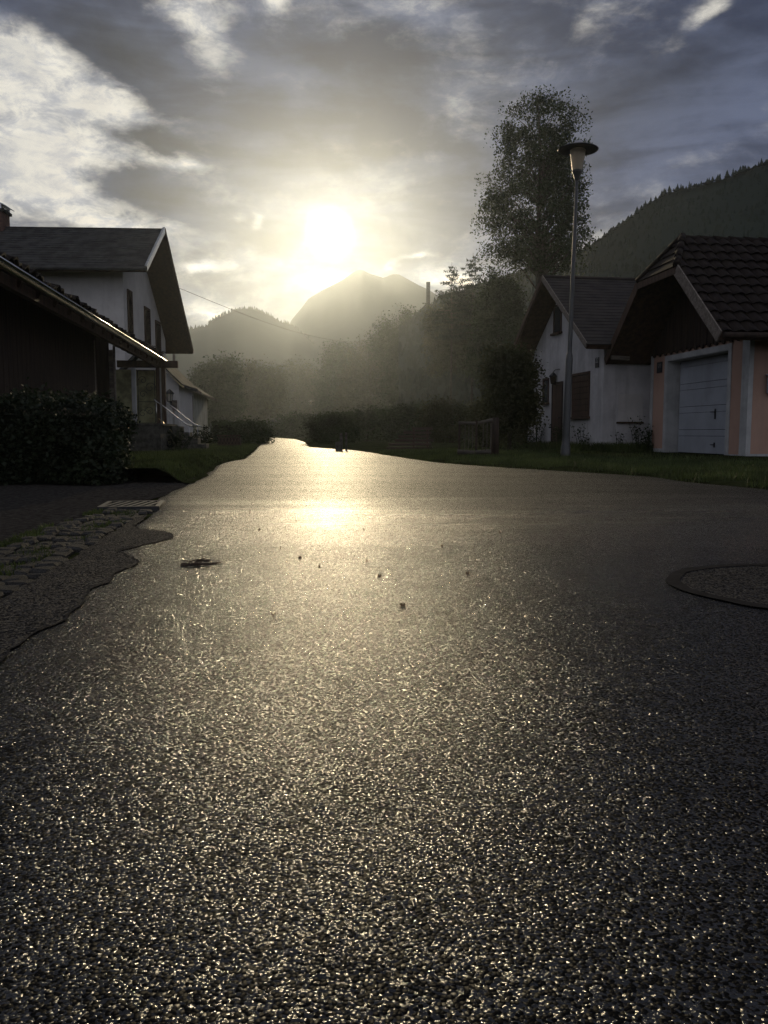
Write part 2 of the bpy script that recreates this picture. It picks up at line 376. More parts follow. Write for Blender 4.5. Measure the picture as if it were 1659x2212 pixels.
def asphalt(name, base, rough0, rough1, stone, tilt, ior=1.40, dome=0.004, spec=0.5, drying=False):
    """stones packed in tar: every stone is a small facet with its own tilt, domed at the rim, under a film of water"""
    m = bpy.data.materials.new(name); m.use_nodes = True; t = NT(m.node_tree); b = t.N['Principled BSDF']
    tc = t.n('ShaderNodeTexCoord'); p = tc.outputs['Object']
    jit = t.noise(p, stone * 0.8, 2, 0.5)
    pj = t.v('ADD', p, t.scale(t.v('SUBTRACT', jit.outputs['Color'], (0.5, 0.5, 0.5)), 0.35 / stone))
    def facets(sc, k):
        vo = t.n('ShaderNodeTexVoronoi'); vo.inputs['Scale'].default_value = sc; t.L.new(pj, vo.inputs['Vector'])
        tl = t.v('MULTIPLY', t.v('SUBTRACT', vo.outputs['Color'], (0.5, 0.5, 0.5)), (k, k, 0))
        return vo, t.v('DOT_PRODUCT', tl, t.v('SUBTRACT', pj, vo.outputs['Position']))
    v1, f1 = facets(stone, tilt)
    v2, f2 = facets(stone * 0.47, tilt * 0.55)
    fine = t.noise(p, stone * 5, 2, 0.6)
    mid = t.noise(p, stone * 0.30, 3, 0.6)
    big = t.noise(p, 1.6, 4, 0.6)
    h = t.m('ADD', f1, f2)
    h = t.m('SUBTRACT', h, t.m('MULTIPLY', t.m('POWER', v1.outputs['Distance'], 2.0), dome))
    h = t.m('ADD', h, t.m('MULTIPLY', mid.outputs[0], dome * 0.9))
    h = t.m('ADD', h, t.m('MULTIPLY', fine.outputs[0], dome * 0.16))
    bp = t.n('ShaderNodeBump'); bp.inputs['Strength'].default_value = 1.0; bp.inputs['Distance'].default_value = 1.0
    t.L.new(h, bp.inputs['Height']); t.L.new(bp.outputs[0], b.inputs['Normal'])
    cell = t.n('ShaderNodeSeparateColor'); t.L.new(v1.outputs['Color'], cell.inputs[0])
    c1 = t.mix(t.rng(cell.outputs[2], 0.2, 1.0), tuple(x * 0.5 for x in base), tuple(x * 1.5 for x in base))
    t.L.new(c1, b.inputs['Base Color'])
    gl = t.rng(cell.outputs[2], 0.38, 0.52)                # the stones that stand proud and wet
    ro = t.m('ADD', t.m('MULTIPLY', gl, rough0 - rough1), rough1)
    spv = t.m('MULTIPLY', t.m('ADD', 0.03, t.m('MULTIPLY', gl, 0.97)), spec)
    worn = t.noise(p, 7.0, 5, 0.65)                         # bitumen-filled and worn spots glint less
    spv = t.m('MULTIPLY', spv, t.rng(worn.outputs[0], 0.34, 0.56, 0.58, 1.0))
    b.inputs['IOR'].default_value = ior; t.L.new(spv, b.inputs['Specular IOR Level'])
    if drying:                                             # the film thins out up the road and in cross-wise bands
        sp = t.n('ShaderNodeSeparateXYZ'); t.L.new(p, sp.inputs[0])
        st = t.n('ShaderNodeMapping'); st.inputs['Scale'].default_value = (0.30, 1.5, 1); t.L.new(p, st.inputs[0])
        band = t.noise(st.outputs[0], 1.0, 4, 0.6)
        dry = t.rng(t.m('ADD', sp.outputs[1], t.m('MULTIPLY', t.m('SUBTRACT', band.outputs[0], 0.5), 4.5)), 3.4, 8.0)
        ro = t.m('ADD', ro, t.m('MULTIPLY', dry, 0.30))
        t.L.new(t.m('MULTIPLY', spv, t.m('SUBTRACT', 1.0, t.m('MULTIPLY', dry, 0.68))), b.inputs['Specular IOR Level'])
    t.L.new(ro, b.inputs['Roughness'])
    return m
M_road = asphalt('wet_asphalt', (0.012, 0.0118, 0.0120), 0.135, 0.42, 215.0, 0.44, 1.38, 0.0015, 0.95, True)
M_patch = asphalt('patched_asphalt', (0.030, 0.0295, 0.031), 0.8, 1.0, 170.0, 0.9, 1.25, 0.002, 0.34)
M_seal = mat('bitumen_seal', (0.022, 0.021, 0.021), 0.85, 0.2, 20, 0.001, 200, spec=0.010)

# ------------------------------------------------------------------ ground and road
def sheet(name, xs, ys, zf, m, kind='structure'):
    X, Y = np.meshgrid(xs, ys); nx, ny = len(xs), len(ys)
    Z = np.array([[zf(x, y) for x in xs] for y in ys])
    v = np.stack([X, Y, Z], -1).reshape(-1, 3)
    i = np.arange(nx * ny).reshape(ny, nx)
    q = np.stack([i[:-1, :-1], i[:-1, 1:], i[1:, 1:], i[1:, :-1]], -1).reshape(-1, 4)
    return link(name, fast_mesh(name, v, q, m, True), kind=kind)

g = sheet('ground', [-1080, -500, -150, -40, -12, 0, 12, 40, 150, 500, 1080], [-580, -100, -20, 0, 20, 60, 150, 500, 1440],
          lambda x, y: -0.05, M_turf)
tag(g, 'dark green turf reaching out to the foot of the mountains', 'ground', kind='structure')

# road outline: y, left x, right x
ROAD = [(-6, -0.6, 5.2), (-2, -0.85, 4.7), (0, -0.98, 4.4), (1.5, -1.12, 4.2), (2.75, -1.27, 4.1), (4.0, -1.43, 4.0), (6.0, -1.66, 3.9), (7.2, -1.95, 3.84), (8.2, -2.08, 3.78),
        (9.0, -2.16, 3.54), (10.4, -2.3, 3.45), (11.4, -2.42, 2.95), (13.2, -2.72, 1.98), (15.2, -3.0, 1.1), (18, -3.02, 0.56), (20, -3.3, 0.2), (23, -3.66, -0.25),
        (27, -4.2, -1.06), (32, -4.86, -2.88), (45, -6.5, -4.3), (60, -9.0, -6.4), (90, -15, -12), (140, -27, -23)]
RY = [r[0] for r in ROAD]; RL = [r[1] for r in ROAD]; RR = [r[2] for r in ROAD]
def road_l(y): return float(np.interp(y, RY, RL))
def road_r(y): return float(np.interp(y, RY, RR))
def road_z(x, y):
    n = noise.noise(Vector((x * 0.28, y * 0.95, 3.1))) * 0.0050 + noise.noise(Vector((x * 0.7, y * 2.4, 9.1))) * 0.0016
    sag = -0.020 * math.exp(-((y - 5.35) / 0.5) ** 2) * math.exp(-(x / 1.6) ** 2)
    far = 0.10 * max(0, min(1, (y - 30) / 25)) - 0.08 * max(0, min(1, (y - 60) / 40))
    return n + sag + far
ys = list(np.arange(-6, 0.4, 0.4)) + list(np.arange(0.4, 14, 0.09)) + list(np.arange(14, 40, 0.3)) + list(np.arange(40, 141, 2.0))
nc = 64
rv, rq = [], []
for j, y in enumerate(ys):
    l, r = road_l(y), road_r(y)
    wob = 0.05 * noise.noise(Vector((3.3, y * 1.3, 0))); wob2 = 0.07 * noise.noise(Vector((8.3, y * 1.1, 0)))
    for k in range(nc + 1):
        x = l + wob + (r + wob2 - l - wob) * k / nc
        edge = -0.02 if k in (0, nc) else 0
        rv.append((x, y, road_z(x, y) + edge))
for j in range(len(ys) - 1):
    for k in range(nc):
        a = j * (nc + 1) + k; rq.append((a, a + 1, a + nc + 2, a + nc + 1))
road = link('road', fast_mesh('road', rv, rq, M_road, True))
tag(road, 'wet grainy asphalt road glittering in the low sun', 'road', kind='structure')

def flat_poly(name, pts, z, m, zf=None):
    """flat sheet lying on the road, cut fine enough to follow its swells"""
    bm = bmesh.new(); vs = [bm.verts.new((p[0], p[1], 0)) for p in pts]; bm.faces.new(vs)
    bmesh.ops.triangulate(bm, faces=bm.faces)
    for _ in range(5):
        es = [e for e in bm.edges if e.calc_length() > 0.16]
        if not es: break
        bmesh.ops.subdivide_edges(bm, edges=es, cuts=1); bmesh.ops.triangulate(bm, faces=bm.faces)
    for v in bm.verts: v.co.z = (road_z(v.co.x, v.co.y) if zf is None else zf(v.co.x, v.co.y)) + z
    me = bpy.data.meshes.new(name); bm.to_mesh(me); bm.free(); me.materials.append(m)
    if me.polygons and me.polygons[0].normal.z < 0: me.flip_normals()
    return me

def densify_(pts, step=0.05):
    o = []
    for a, c in zip(pts, pts[1:] + pts[:1]):
        a, c = Vector(a), Vector(c); n = max(1, int((c - a).length / step))
        for k in range(n):
            q = a.lerp(c, k / n); o.append((q.x + 0.022 * noise.noise(Vector((q.x * 14, q.y * 9, 2))) + random.uniform(-0.004, 0.004), q.y + 0.02 * noise.noise(Vector((q.x * 14, q.y * 9, 8)))))
    return o
pp = [(-1.60, 5.6), (-1.50, 5.0), (-1.41, 4.72), (-1.33, 4.70), (-1.22, 4.58), (-1.13, 4.42), (-1.11, 4.30), (-1.13, 4.20), (-1.18, 4.05), (-1.235, 3.84),
      (-1.15, 3.70), (-1.07, 3.56), (-1.04, 3.46), (-1.035, 3.38), (-1.06, 3.2), (-1.02, 3.02), (-1.03, 2.85), (-0.98, 2.7), (-0.955, 2.5), (-0.94, 2.34), (-0.97, 2.2), (-0.93, 2.0),
      (-0.88, 1.7), (-0.85, 1.3), (-1.0, 1.25), (-1.13, 1.6), (-1.24, 2.4), (-1.30, 3.0), (-1.40, 3.8), (-1.50, 4.5), (-1.64, 5.5)]
pq = densify_(pp)
patch = link('asphalt_patch', flat_poly('asphalt_patch', pq, 0.003, M_patch))
tag(patch, 'dull lobed asphalt repair running beside the cobbled gutter', 'patch', kind='structure')
def strip_path(pts, w, z):
    b = MB()
    for i in range(len(pts)):
        a = Vector(pts[max(i - 1, 0)]); c = Vector(pts[min(i + 1, len(pts) - 1)]); d = (c - a).normalized(); nrm = Vector((-d.y, d.x))
        ww = w * (0.7 + 0.6 * random.random()); p = Vector(pts[i])
        for s_ in (-1, 1):
            q = p + nrm * ww / 2 * s_; b.v.append((q.x, q.y, road_z(q.x, q.y) + z))
    for i in range(len(pts) - 1): b.f.append((2 * i, 2 * i + 1, 2 * i + 3, 2 * i + 2)); b.smooth.append(False)
    return b
def densify(pts, step=0.04, jit=0.006):
    o = []
    for a, c in zip(pts[:-1], pts[1:]):
        a, c = Vector(a), Vector(c); n = max(1, int((c - a).length / step))
        for k in range(n): q = a.lerp(c, k / n); o.append((q.x + random.uniform(-jit, jit), q.y + random.uniform(-jit, jit)))
    o.append(tuple(pts[-1])); return o
sp_ = strip_path(pq[12:-60], 0.006, 0.0055); 
seam = sp_.build('tar_seam', M_seal); tag(seam, 'black crack line edging the lobed asphalt repair', 'seam', kind='structure')
# round repair at the right with its bitumen ring
rc = (1.56, 2.92); rr = 0.50
circ = [(rc[0] + rr * math.cos(2 * PI * k / 48), rc[1] + rr * math.sin(2 * PI * k / 48)) for k in range(48)]
rp = link('round_patch', flat_poly('round_patch', circ, 0.003, M_patch)); tag(rp, 'round asphalt repair enclosed by a dark tar ring', 'patch', kind='structure')
ring = MB()
for k in range(97):
    a = 2 * PI * k / 96
    for q in (0.475 + 0.012 * noise.noise(Vector((math.cos(a) * 4, math.sin(a) * 4, 1))), 0.528 + 0.014 * noise.noise(Vector((math.cos(a) * 4, math.sin(a) * 4, 5)))):
        x, y = rc[0] + q * math.cos(a), rc[1] + q * math.sin(a); ring.v.append((x, y, road_z(x, y) + 0.0055))
for k in range(96): ring.f.append((2 * k, 2 * k + 1, 2 * k + 3, 2 * k + 2)); ring.smooth.append(True)
ro = ring.build('tar_ring', M_seal); tag(ro, 'dark tar ring around the round asphalt repair', 'seam', kind='structure')

# gravel yard and grass verges (sheets over the ground)
def gz(x, y): return -0.005 + 0.016 * noise.noise(Vector((x * 1.1, y * 1.1, 2))) + 0.01 * noise.noise(Vector((x * 4, y * 4, 2)))
b = MB(); ysg = np.arange(-4, 10.4, 0.12)
for j, y in enumerate(ysg):
    r = float(np.interp(y, [-4, 0, 2.75, 4.5, 6, 7.2, 9.0, 10.4], [-1.4, -1.6, -1.72, -1.9, -2.02, -2.06, -2.12, -2.26]))
    for k in range(41):
        x = -9 + (r + 9) * (k / 40) ** 0.6; b.v.append((x, y, gz(x, y) + (-0.03 if k == 40 else 0)))
for j in range(len(ysg) - 1):
    for k in range(40): a = j * 41 + k; b.f.append((a, a + 1, a + 42, a + 41)); b.smooth.append(True)
o = b.build('gravel_yard', M_gravel); tag(o, 'dark gravel yard between the hedge and the cobbled gutter', 'yard', kind='structure')

def vz(x, y): return 0.015 + 0.03 * noise.noise(Vector((x * 0.6, y * 0.6, 7))) + 0.012 * noise.noise(Vector((x * 2.5, y * 2.5, 7)))
def verge_right_z(x, y): 
    e = x - road_r(y); return vz(x, y) + 0.05 * max(0, min(1, e / 1.2)) - (0.03 if e < 0.02 else 0)
b = MB(); ysv = np.arange(0, 45, 0.25)
for y in ysv:
    r0 = road_r(y) - 0.05 + 0.09 * noise.noise(Vector((5.1, y * 1.7, 0)))
    for k in range(31):
        x = r0 + 14 * (k / 30) ** 1.6; b.v.append((x, y, verge_right_z(x, y)))
for j in range(len(ysv) - 1):
    for k in range(30): a = j * 31 + k; b.f.append((a, a + 1, a + 32, a + 31)); b.smooth.append(True)
o = b.build('grass_verge', M_turf); tag(o, 'grass verge between the road and the garage', 'verge', kind='structure')
def bank_z(x, y):
    e = road_l(y) - x
    return max(0, min(1, (e - 0.06) / 0.22)) * (0.17 if y < 15.4 else 0.17 - 0.09 * min(1, (y - 15.4) / 2)) + vz(x, y) * 0.6 - 0.02
b = MB(); ysb = np.arange(9.15, 60, 0.2)
for y in ysb:
    l0 = road_l(y) + 0.06 + 0.12 * noise.noise(Vector((2.1, y * 1.1, 0)))
    for k in range(31):
        x = l0 - 14 * (k / 30) ** 2.2; b.v.append((x, y, bank_z(x, y)))
for j in range(len(ysb) - 1):
    for k in range(30): a = j * 31 + k; b.f.append((a, a + 1, a + 32, a + 31)); b.smooth.append(True)
o = b.build('grass_bank', M_turf); tag(o, 'low grass bank along the far side of the hedge', 'bank', kind='structure')

# ------------------------------------------------------------------ mountains
def mountain(name, ridge, dist, foot, m, label, nz=0.03, seed=1, back=0.5):
    """ridge given as (azimuth, elevation) seen from the road; the slope comes down towards the valley, the back falls away"""
    azs = np.arange(ridge[0][0], ridge[-1][0] + 0.01, 0.22); A = [r[0] for r in ridge]; E = [r[1] for r in ridge]
    T = list(np.linspace(0, 1, 26)) + [1.08, 1.25, 1.6, 2.0]
    v = []
    for a in azs:
        e = float(np.interp(a, A, E)); top = azel(a, e, dist); H = top.z
        for k, tt in enumerate(T):
            d = foot + (dist - foot) * tt
            prof = (tt ** 1.25 if tt <= 1 else max(0, 1 - (tt - 1) / 1.0) ** 0.8)
            x, y = math.sin(R(a)) * d, math.cos(R(a)) * d
            n = noise.fractal(Vector((x / (dist * 0.1), y / (dist * 0.1), seed * 7.7)), 1, 2, 5) * H * nz * min(1, tt * 3) * (0.25 if abs(tt - 1) < 0.03 else 1)
            v.append((x, y, -1 + 0.9 * (tt > 0) + H * prof + n))
    nT = len(T); i = np.arange(len(v)).reshape(-1, nT)
    q = np.stack([i[:-1, :-1], i[1:, :-1], i[1:, 1:], i[:-1, 1:]], -1).reshape(-1, 4)
    o = link(name, fast_mesh(name, v, q, m, True)); tag(o, label, 'mountain', kind='structure')
    return np.array(v).reshape(-1, nT, 3)
right_ridge = [(1, 7.2), (3.8, 9.0), (6.56, 9.9), (9.92, 10.8), (12.0, 11.1), (13.4, 11.9), (15.78, 13.45), (17.2, 14.45), (18.28, 14.95), (20, 15.1), (21.54, 15.35), (24.1, 15.95), (28, 16.8), (36, 17.2), (48, 16), (60, 13)]
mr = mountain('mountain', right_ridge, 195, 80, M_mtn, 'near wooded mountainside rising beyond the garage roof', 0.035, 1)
main_ridge = [(-8.2, 4.5), (-7.0, 6.2), (-6.25, 7.55), (-5.6, 8.3), (-5.1, 8.95), (-4.05, 9.55), (-2.8, 10.15), (-1.9, 10.75), (-1.5, 10.85), (-1.05, 10.6), (0.0, 10.3), (0.5, 10.55), (0.95, 10.58), (1.5, 10.3), (2.4, 9.85), (3.0, 9.6), (3.8, 9.1), (5.2, 8.6), (6.2, 9.4), (7.2, 9.8), (9, 8.5), (12, 6)]
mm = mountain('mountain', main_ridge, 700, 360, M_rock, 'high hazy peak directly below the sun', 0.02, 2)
left_ridge = [(-60, 6), (-40, 7), (-25, 7.5), (-15, 6.6), (-12.98, 6.8), (-11.9, 7.0), (-11.3, 7.5), (-10.55, 7.85), (-9.9, 8.15), (-9.0, 8.25), (-8.4, 8.1), (-7.7, 7.8), (-7.1, 7.4), (-6.2, 7.2), (-5, 6.2), (-3, 4), (-1, 2.5)]
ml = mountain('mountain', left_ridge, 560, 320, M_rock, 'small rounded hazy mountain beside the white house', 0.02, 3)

def conifer_mass(name, label, places, m, sides=5):
    V, F = [], []
    for (x, y, z, h, r) in places:
        base = len(V); th = random.random() * 6
        tiers = 3
        for k in range(tiers):
            z0 = z + h * (0.02 + 0.27 * k); z1 = z + h * (0.5 + 0.25 * k); rk = r * (1 - 0.28 * k)
            b0 = len(V)
            for q in range(sides):
                a = th + 2 * PI * q / sides + k; j = random.uniform(0.75, 1.2)
                V.append((x + math.cos(a) * rk * j, y + math.sin(a) * rk * j, z0))
            V.append((x, y, z1))
            for q in range(sides): F.append((b0 + q, b0 + (q + 1) % sides, b0 + sides))
    o = link(name, fast_mesh(name, V, F, m, False, True)); tag(o, label, 'forest', kind='stuff'); return o
pl = []
for (grid, h0, n_slope, dd) in ((mr, 1.05, 7000, 1), ):
    na, nt = grid.shape[:2]
    for a in range(na - 1):                                # along the ridge line
        for _ in range(3):
            f = random.random(); p = grid[a, 25] * (1 - f) + grid[a + 1, 25] * f
            pl.append((p[0], p[1] - random.uniform(0, 3), p[2] - 0.35, h0 * random.choice((0.35, 0.5, 0.6, 0.8, 1.0, 1.45)), 0.40 * random.uniform(0.8, 1.5)))
    for _ in range(n_slope):
        a = random.randrange(na - 1); k = random.uniform(4, 25); k0 = int(k); k0 = min(k0, 24); f, g_ = random.random(), k - k0
        p = (grid[a, k0] * (1 - f) + grid[a + 1, k0] * f) * (1 - g_) + (grid[a, k0 + 1] * (1 - f) + grid[a + 1, k0 + 1] * f) * g_
        pl.append((p[0], p[1], p[2] - 0.3, h0 * random.uniform(0.7, 1.4), 0.42 * random.uniform(0.8, 1.5)))
conifer_mass('forest', 'dense conifer wood covering the mountainside beyond the garage', pl, M_forest)
pl = []
for grid, h0 in ((ml, 3.2),):
    for a in range(grid.shape[0] - 1):
        for _ in range(4):
            f = random.random(); p = grid[a, 25] * (1 - f) + grid[a + 1, 25] * f
            pl.append((p[0], p[1], p[2] - 1.0, h0 * random.uniform(0.6, 1.25), 1.0 * random.uniform(0.8, 1.3)))
conifer_mass('forest', 'fringe of conifers along the top of the small rounded mountain', pl, M_forest)

# ------------------------------------------------------------------ haze
hb = MB().box(-1100, 1100, -600, 1460, -1.2, 140)
hm = bpy.data.materials.new('haze_air'); hm.use_nodes = True; t = NT(hm.node_tree); t.N.clear()
pv = t.n('ShaderNodeVolumePrincipled'); pv.inputs['Color'].default_value = (0.80, 0.89, 1.0, 1); pv.inputs['Density'].default_value = HAZE_D
pv.inputs['Anisotropy'].default_value = HAZE_G
ou = t.n('ShaderNodeOutputMaterial'); t.L.new(pv.outputs[0], ou.inputs['Volume'])
ho = hb.build('haze', hm); tag(ho, 'thin sunlit evening haze filling the valley air', 'haze', kind='stuff')

# ------------------------------------------------------------------ leaves, trees, plants
def leaf_mesh(name, cen, size, m, asp=0.6, droop=0.0):
    cen = np.asarray(cen, np.float64); n = len(cen)
    sz = size * np.random.uniform(0.6, 1.4, n)
    d = np.random.normal(size=(n, 3)); d[:, 2] = d[:, 2] * 0.7 - droop; d /= np.linalg.norm(d, axis=1, keepdims=True)
    r = np.random.normal(size=(n, 3)); w = np.cross(d, r); w /= np.linalg.norm(w, axis=1, keepdims=True)
    a = cen - d * sz[:, None] * 0.5; c = cen + d * sz[:, None] * 0.5; off = cen - d * sz[:, None] * 0.08
    p = off + w * (sz * asp * 0.5)[:, None]; q = off - w * (sz * asp * 0.5)[:, None]
    v = np.stack([a, p, c, q], 1).reshape(-1, 3)
    return fast_mesh(name, v, np.arange(4 * n).reshape(-1, 4), m)

def blob_points(ells, nclump, per, spread, shell=0.55):
    """clump centres spread through a set of ellipsoids (cx,cy,cz,rx,ry,rz), leaves around each clump"""
    vol = np.array([e[3] * e[4] * e[5] for e in ells]) ** 0.8; vol = vol / vol.sum()
    idx = np.random.choice(len(ells), nclump, p=vol)
    E = np.array(ells)[idx]
    u = np.random.normal(size=(nclump, 3)); u /= np.linalg.norm(u, axis=1, keepdims=True)
    rad = shell + (1 - shell) * np.random.random(nclump) ** 0.6
    rad *= 1 + 0.10 * np.random.normal(size=nclump)
    cc = E[:, :3] + u * rad[:, None] * E[:, 3:]
    s = spread * np.random.uniform(0.55, 1.35, nclump)
    k = np.maximum(2, np.random.poisson(per, nclump))
    rep = np.repeat(np.arange(nclump), k)
    pts = cc[rep] + np.clip(np.random.normal(size=(len(rep), 3)), -1.4, 1.4) * s[rep, None] * (1, 1, 0.75)
    return cc, pts

def tree(name, label, base, ells, nclump, per, spread, lsize, m, trunk_r, top, cat='tree', group=None, limbs=14, shell=0.45, asp=0.6, droop=0.2):
    """ellipsoids in metres relative to the base"""
    t_ = thing(name, label, cat, base, 0, group)
    cc, pts = blob_points(ells, nclump, per, spread, shell)
    pts = pts[pts[:, 2] > 0.03]
    tb = MB(); bend = random.uniform(-0.02, 0.02)
    tr = [(bend * k * top / 6 + random.uniform(-1, 1) * trunk_r * 0.5 * (k > 0), 0, top * k / 6 - 0.1 * (k == 0)) for k in range(7)]
    tb.tube(tr, [trunk_r * (1.25 - 1.1 * k / 6) if k else trunk_r * 1.5 for k in range(7)], 8)
    for c in cc[np.random.choice(len(cc), min(limbs, len(cc)), replace=False)]:
        z0 = max(top * 0.12, min(top * 0.95, c[2] - (abs(c[0]) + abs(c[1])) * random.uniform(0.5, 0.9)))
        f = z0 / top; p0 = Vector((bend * z0 / 6 * 6 / 6, 0, z0)); p2 = Vector(c); mid = p0.lerp(p2, 0.5) + Vector((0, 0, 0.06 * (p2 - p0).length))
        rr_ = trunk_r * (1 - 0.75 * f) * 0.42
        tb.tube([p0, mid, p2], [rr_, rr_ * 0.6, rr_ * 0.15], 5, False)
    tb.build('trunk', M_bark, t_)
    link('crown', leaf_mesh('crown', pts, lsize, m, asp, droop), t_)
    return t_

def ell(px, py, rx, ry, Y, base, depth=0.85):
    """ellipsoid centred where a picture point lies at distance Y, radii in picture points"""
    c = at(px, py, Y); k = Y / FPX
    return (c.x - base[0], c.y - base[1], c.z - base[2], rx * k, rx * k * depth, ry * k)

# tall birch behind the white house
BY = 60.0
bb = (at(1165, 935, BY).x, BY, 0.0)
birch_e = [ell(*e, BY, bb) for e in [(1172, 225, 24, 28), (1195, 262, 58, 48), (1128, 268, 42, 42), (1160, 320, 80, 50), (1235, 300, 36, 45), (1105, 315, 38, 42), (1175, 385, 86, 48),
                                     (1090, 425, 55, 52), (1215, 380, 48, 58), (1155, 460, 105, 52), (1085, 475, 52, 42), (1225, 450, 38, 60), (1160, 530, 98, 36), (1235, 515, 40, 40), (1100, 545, 58, 34), (1190, 565, 70, 30)]]
tree('birch_tree', 'tall leafy birch standing dark behind the white house and lamp', bb, birch_e, 640, 75, 0.42, 0.16, M_birchleaf, 0.30, 23.8, limbs=150, shell=0.40, droop=0.7)

def simple_tree(name, label, px, py, rx, ry, Y, m, size, n, per, cat='tree', group=None, lumps=7):
    gx = at(px, 935, Y).x; base = (gx, Y, 0.0)
    es = [ell(px, py, rx * 0.72, ry * 0.8, Y, base)]
    for _ in range(lumps):
        a = random.uniform(0, 2 * PI); k = random.uniform(0.45, 0.75)
        es.append(ell(px + rx * k * math.cos(a), py - ry * k * math.sin(a), rx * random.uniform(0.3, 0.45), ry * random.uniform(0.22, 0.36), Y, base))
    k = Y / FPX; top = max(0.8, at(px, py - ry * 0.7, Y).z)
    return tree(name, label, base, es, n, per, size * 2.6, size, m, max(0.05, rx * k * 0.06), top, cat, group, limbs=14, shell=0.5)
TG = 'trees lining the road bend'
simple_tree('broadleaf_tree', 'broad hazy tree just behind the small grey cottage', 470, 855, 62, 88, 150, M_leaf, 0.40, 1100, 22, group=TG)
simple_tree('broadleaf_tree', 'hazy tree on the outer side of the bend, beyond the lattice planter', 556, 858, 66, 92, 220, M_leaf2, 0.52, 1100, 22, group=TG)
simple_tree('broadleaf_tree', 'palest and farthest tree, closing off the end of the road', 640, 858, 72, 98, 300, M_leaf2, 0.66, 1100, 22, group=TG)
simple_tree('broadleaf_tree', 'hazy tree beside the small distant street lamp', 726, 845, 66, 108, 260, M_leaf, 0.60, 1200, 22, group=TG)
simple_tree('broadleaf_tree', 'round hazy tree right behind the pale stone posts', 800, 835, 80, 128, 235, M_leaf2, 0.56, 1400, 24, group=TG)
simple_tree('broadleaf_tree', 'bushy dark tree growing behind the plank stack', 890, 797, 84, 162, 195, M_leaf, 0.46, 1600, 24, group=TG)
simple_tree('broadleaf_tree', 'bushy olive tree beneath the spruces and behind the wooden rack', 985, 790, 82, 150, 125, M_leaf2, 0.32, 1700, 24, group=TG)
simple_tree('broadleaf_tree', 'full dark tree between the spruces and the birch trunk', 1075, 735, 72, 138, 75, M_leaf, 0.21, 1500, 24, group=TG)
simple_tree('leafy_bush', 'big loose bush growing against the corner of the white house', 1100, 845, 58, 112, 23.4, M_leaf2, 0.085, 1000, 26, cat='bush', lumps=12)
simple_tree('leafy_bush', 'low round bush at the edge of the road by the lattice planter', 547, 938, 36, 28, 40, M_leaf, 0.10, 330, 20, cat='bush')

def conifer(name, label, base, top, rad, bare):
    t_ = thing(name, label, 'tree', base)
    tb = MB(); tb.tube([(0, 0, -0.1), (0.03, 0, top * 0.5), (0, 0, top)], [0.17, 0.10, 0.015], 8)
    cen = []; z = bare
    while z < top - 0.15:
        f = (z - bare) / (top - bare); L0 = rad * (1 - f) ** 0.75 + 0.12
        for q in range(random.choice((4, 5, 5, 6))):
            a = random.uniform(0, 2 * PI); L = L0 * random.uniform(0.6, 1.2)
            d = Vector((math.cos(a), math.sin(a), 0)); pts = []
            for k in range(6):
                s_ = k / 5; pts.append(Vector((0, 0, z)) + d * L * s_ + Vector((0, 0, L * (0.10 * s_ - 0.42 * s_ * s_ + 0.30 * s_ ** 4))))
            tb.tube(pts, [0.022 * (1 - 0.8 * k / 5) for k in range(6)], 4, False)
            side = Vector((-d.y, d.x, 0))
            for k in range(int(26 * L)):
                s_ = random.uniform(0.15, 1.0); i = min(4, int(s_ * 5)); p = pts[i].lerp(pts[i + 1], s_ * 5 - i)
                lat = random.uniform(-1, 1) * 0.30 * (1.1 - s_) * L
                hang = abs(random.gauss(0, 0.10)) + abs(lat) * 0.5
                cen.append(p + side * lat - Vector((0, 0, hang)))
        z += random.uniform(0.30, 0.48)
    tb.build('trunk', M_bark, t_)
    link('crown', leaf_mesh('crown', [tuple(c) for c in cen], 0.34, M_needle, 0.2, 0.9), t_)
p = at(1022, 546, 92); conifer('spruce_tree', 'taller ragged spruce beside the birch', (p.x, 92, 0), p.z, 3.6, 11.5)
p = at(976, 566, 95); conifer('spruce_tree', 'shorter ragged spruce next to the lone chimney', (p.x, 95, 0), p.z, 3.6, 11.5)

def hedge(name, label, x0, x1, y0, y1, h, az, nleaf, m=M_hedge, lsize=0.05):
    t_ = thing(name, label, 'hedge', ((x0 + x1) / 2, y0, 0), az)
    w = (x1 - x0) / 2; L = y1 - y0
    core = MB().box(-w + 0.10, w - 0.10, 0.10, L - 0.10, 0, h - 0.12); core.build('core', mat('hedge_core', (0.012, 0.014, 0.008), 0.95, 0.4, 6, spec=0.05), t_)
    n = nleaf; P = np.random.random((n, 3)) * (2 * w, L, h) - (w, 0, 0)
    face = np.random.choice(4, n, p=[0.24, 0.10, 0.26, 0.40]); jit = np.random.normal(size=n) * 0.045
    P[face == 0, 0] = w + jit[face == 0]; P[face == 1, 0] = -w + jit[face == 1]
    P[face == 2, 2] = h + jit[face == 2]; P[face == 3, 1] = np.where(np.random.random((face == 3).sum()) < 0.85, 0, L) + jit[face == 3]
    P[:, 2] += 0.05 * np.sin(P[:, 1] * 2.3) * (P[:, 2] > h * 0.7) + 0.04 * np.sin(P[:, 0] * 5)
    shoot = np.random.random(n) < 0.05; P[shoot, 2] += np.random.random(shoot.sum()) * 0.12 * (P[shoot, 2] > h * 0.8)
    bulge = 1 + 0.05 * np.sin(P[:, 1] * 3.1 + P[:, 2] * 4); P[:, 1] += 0.06 * np.sin(P[:, 0] * 4.3 + P[:, 2] * 3) * (face == 3); P[:, 2] += 0.035 * np.sin(P[:, 0] * 9.1 + 1) * (P[:, 2] > h * 0.8); P[:, 0] *= bulge
    link('foliage', leaf_mesh('foliage', P[P[:, 2] > 0.0], lsize, m, 0.6, 0.1), t_)
    return t_
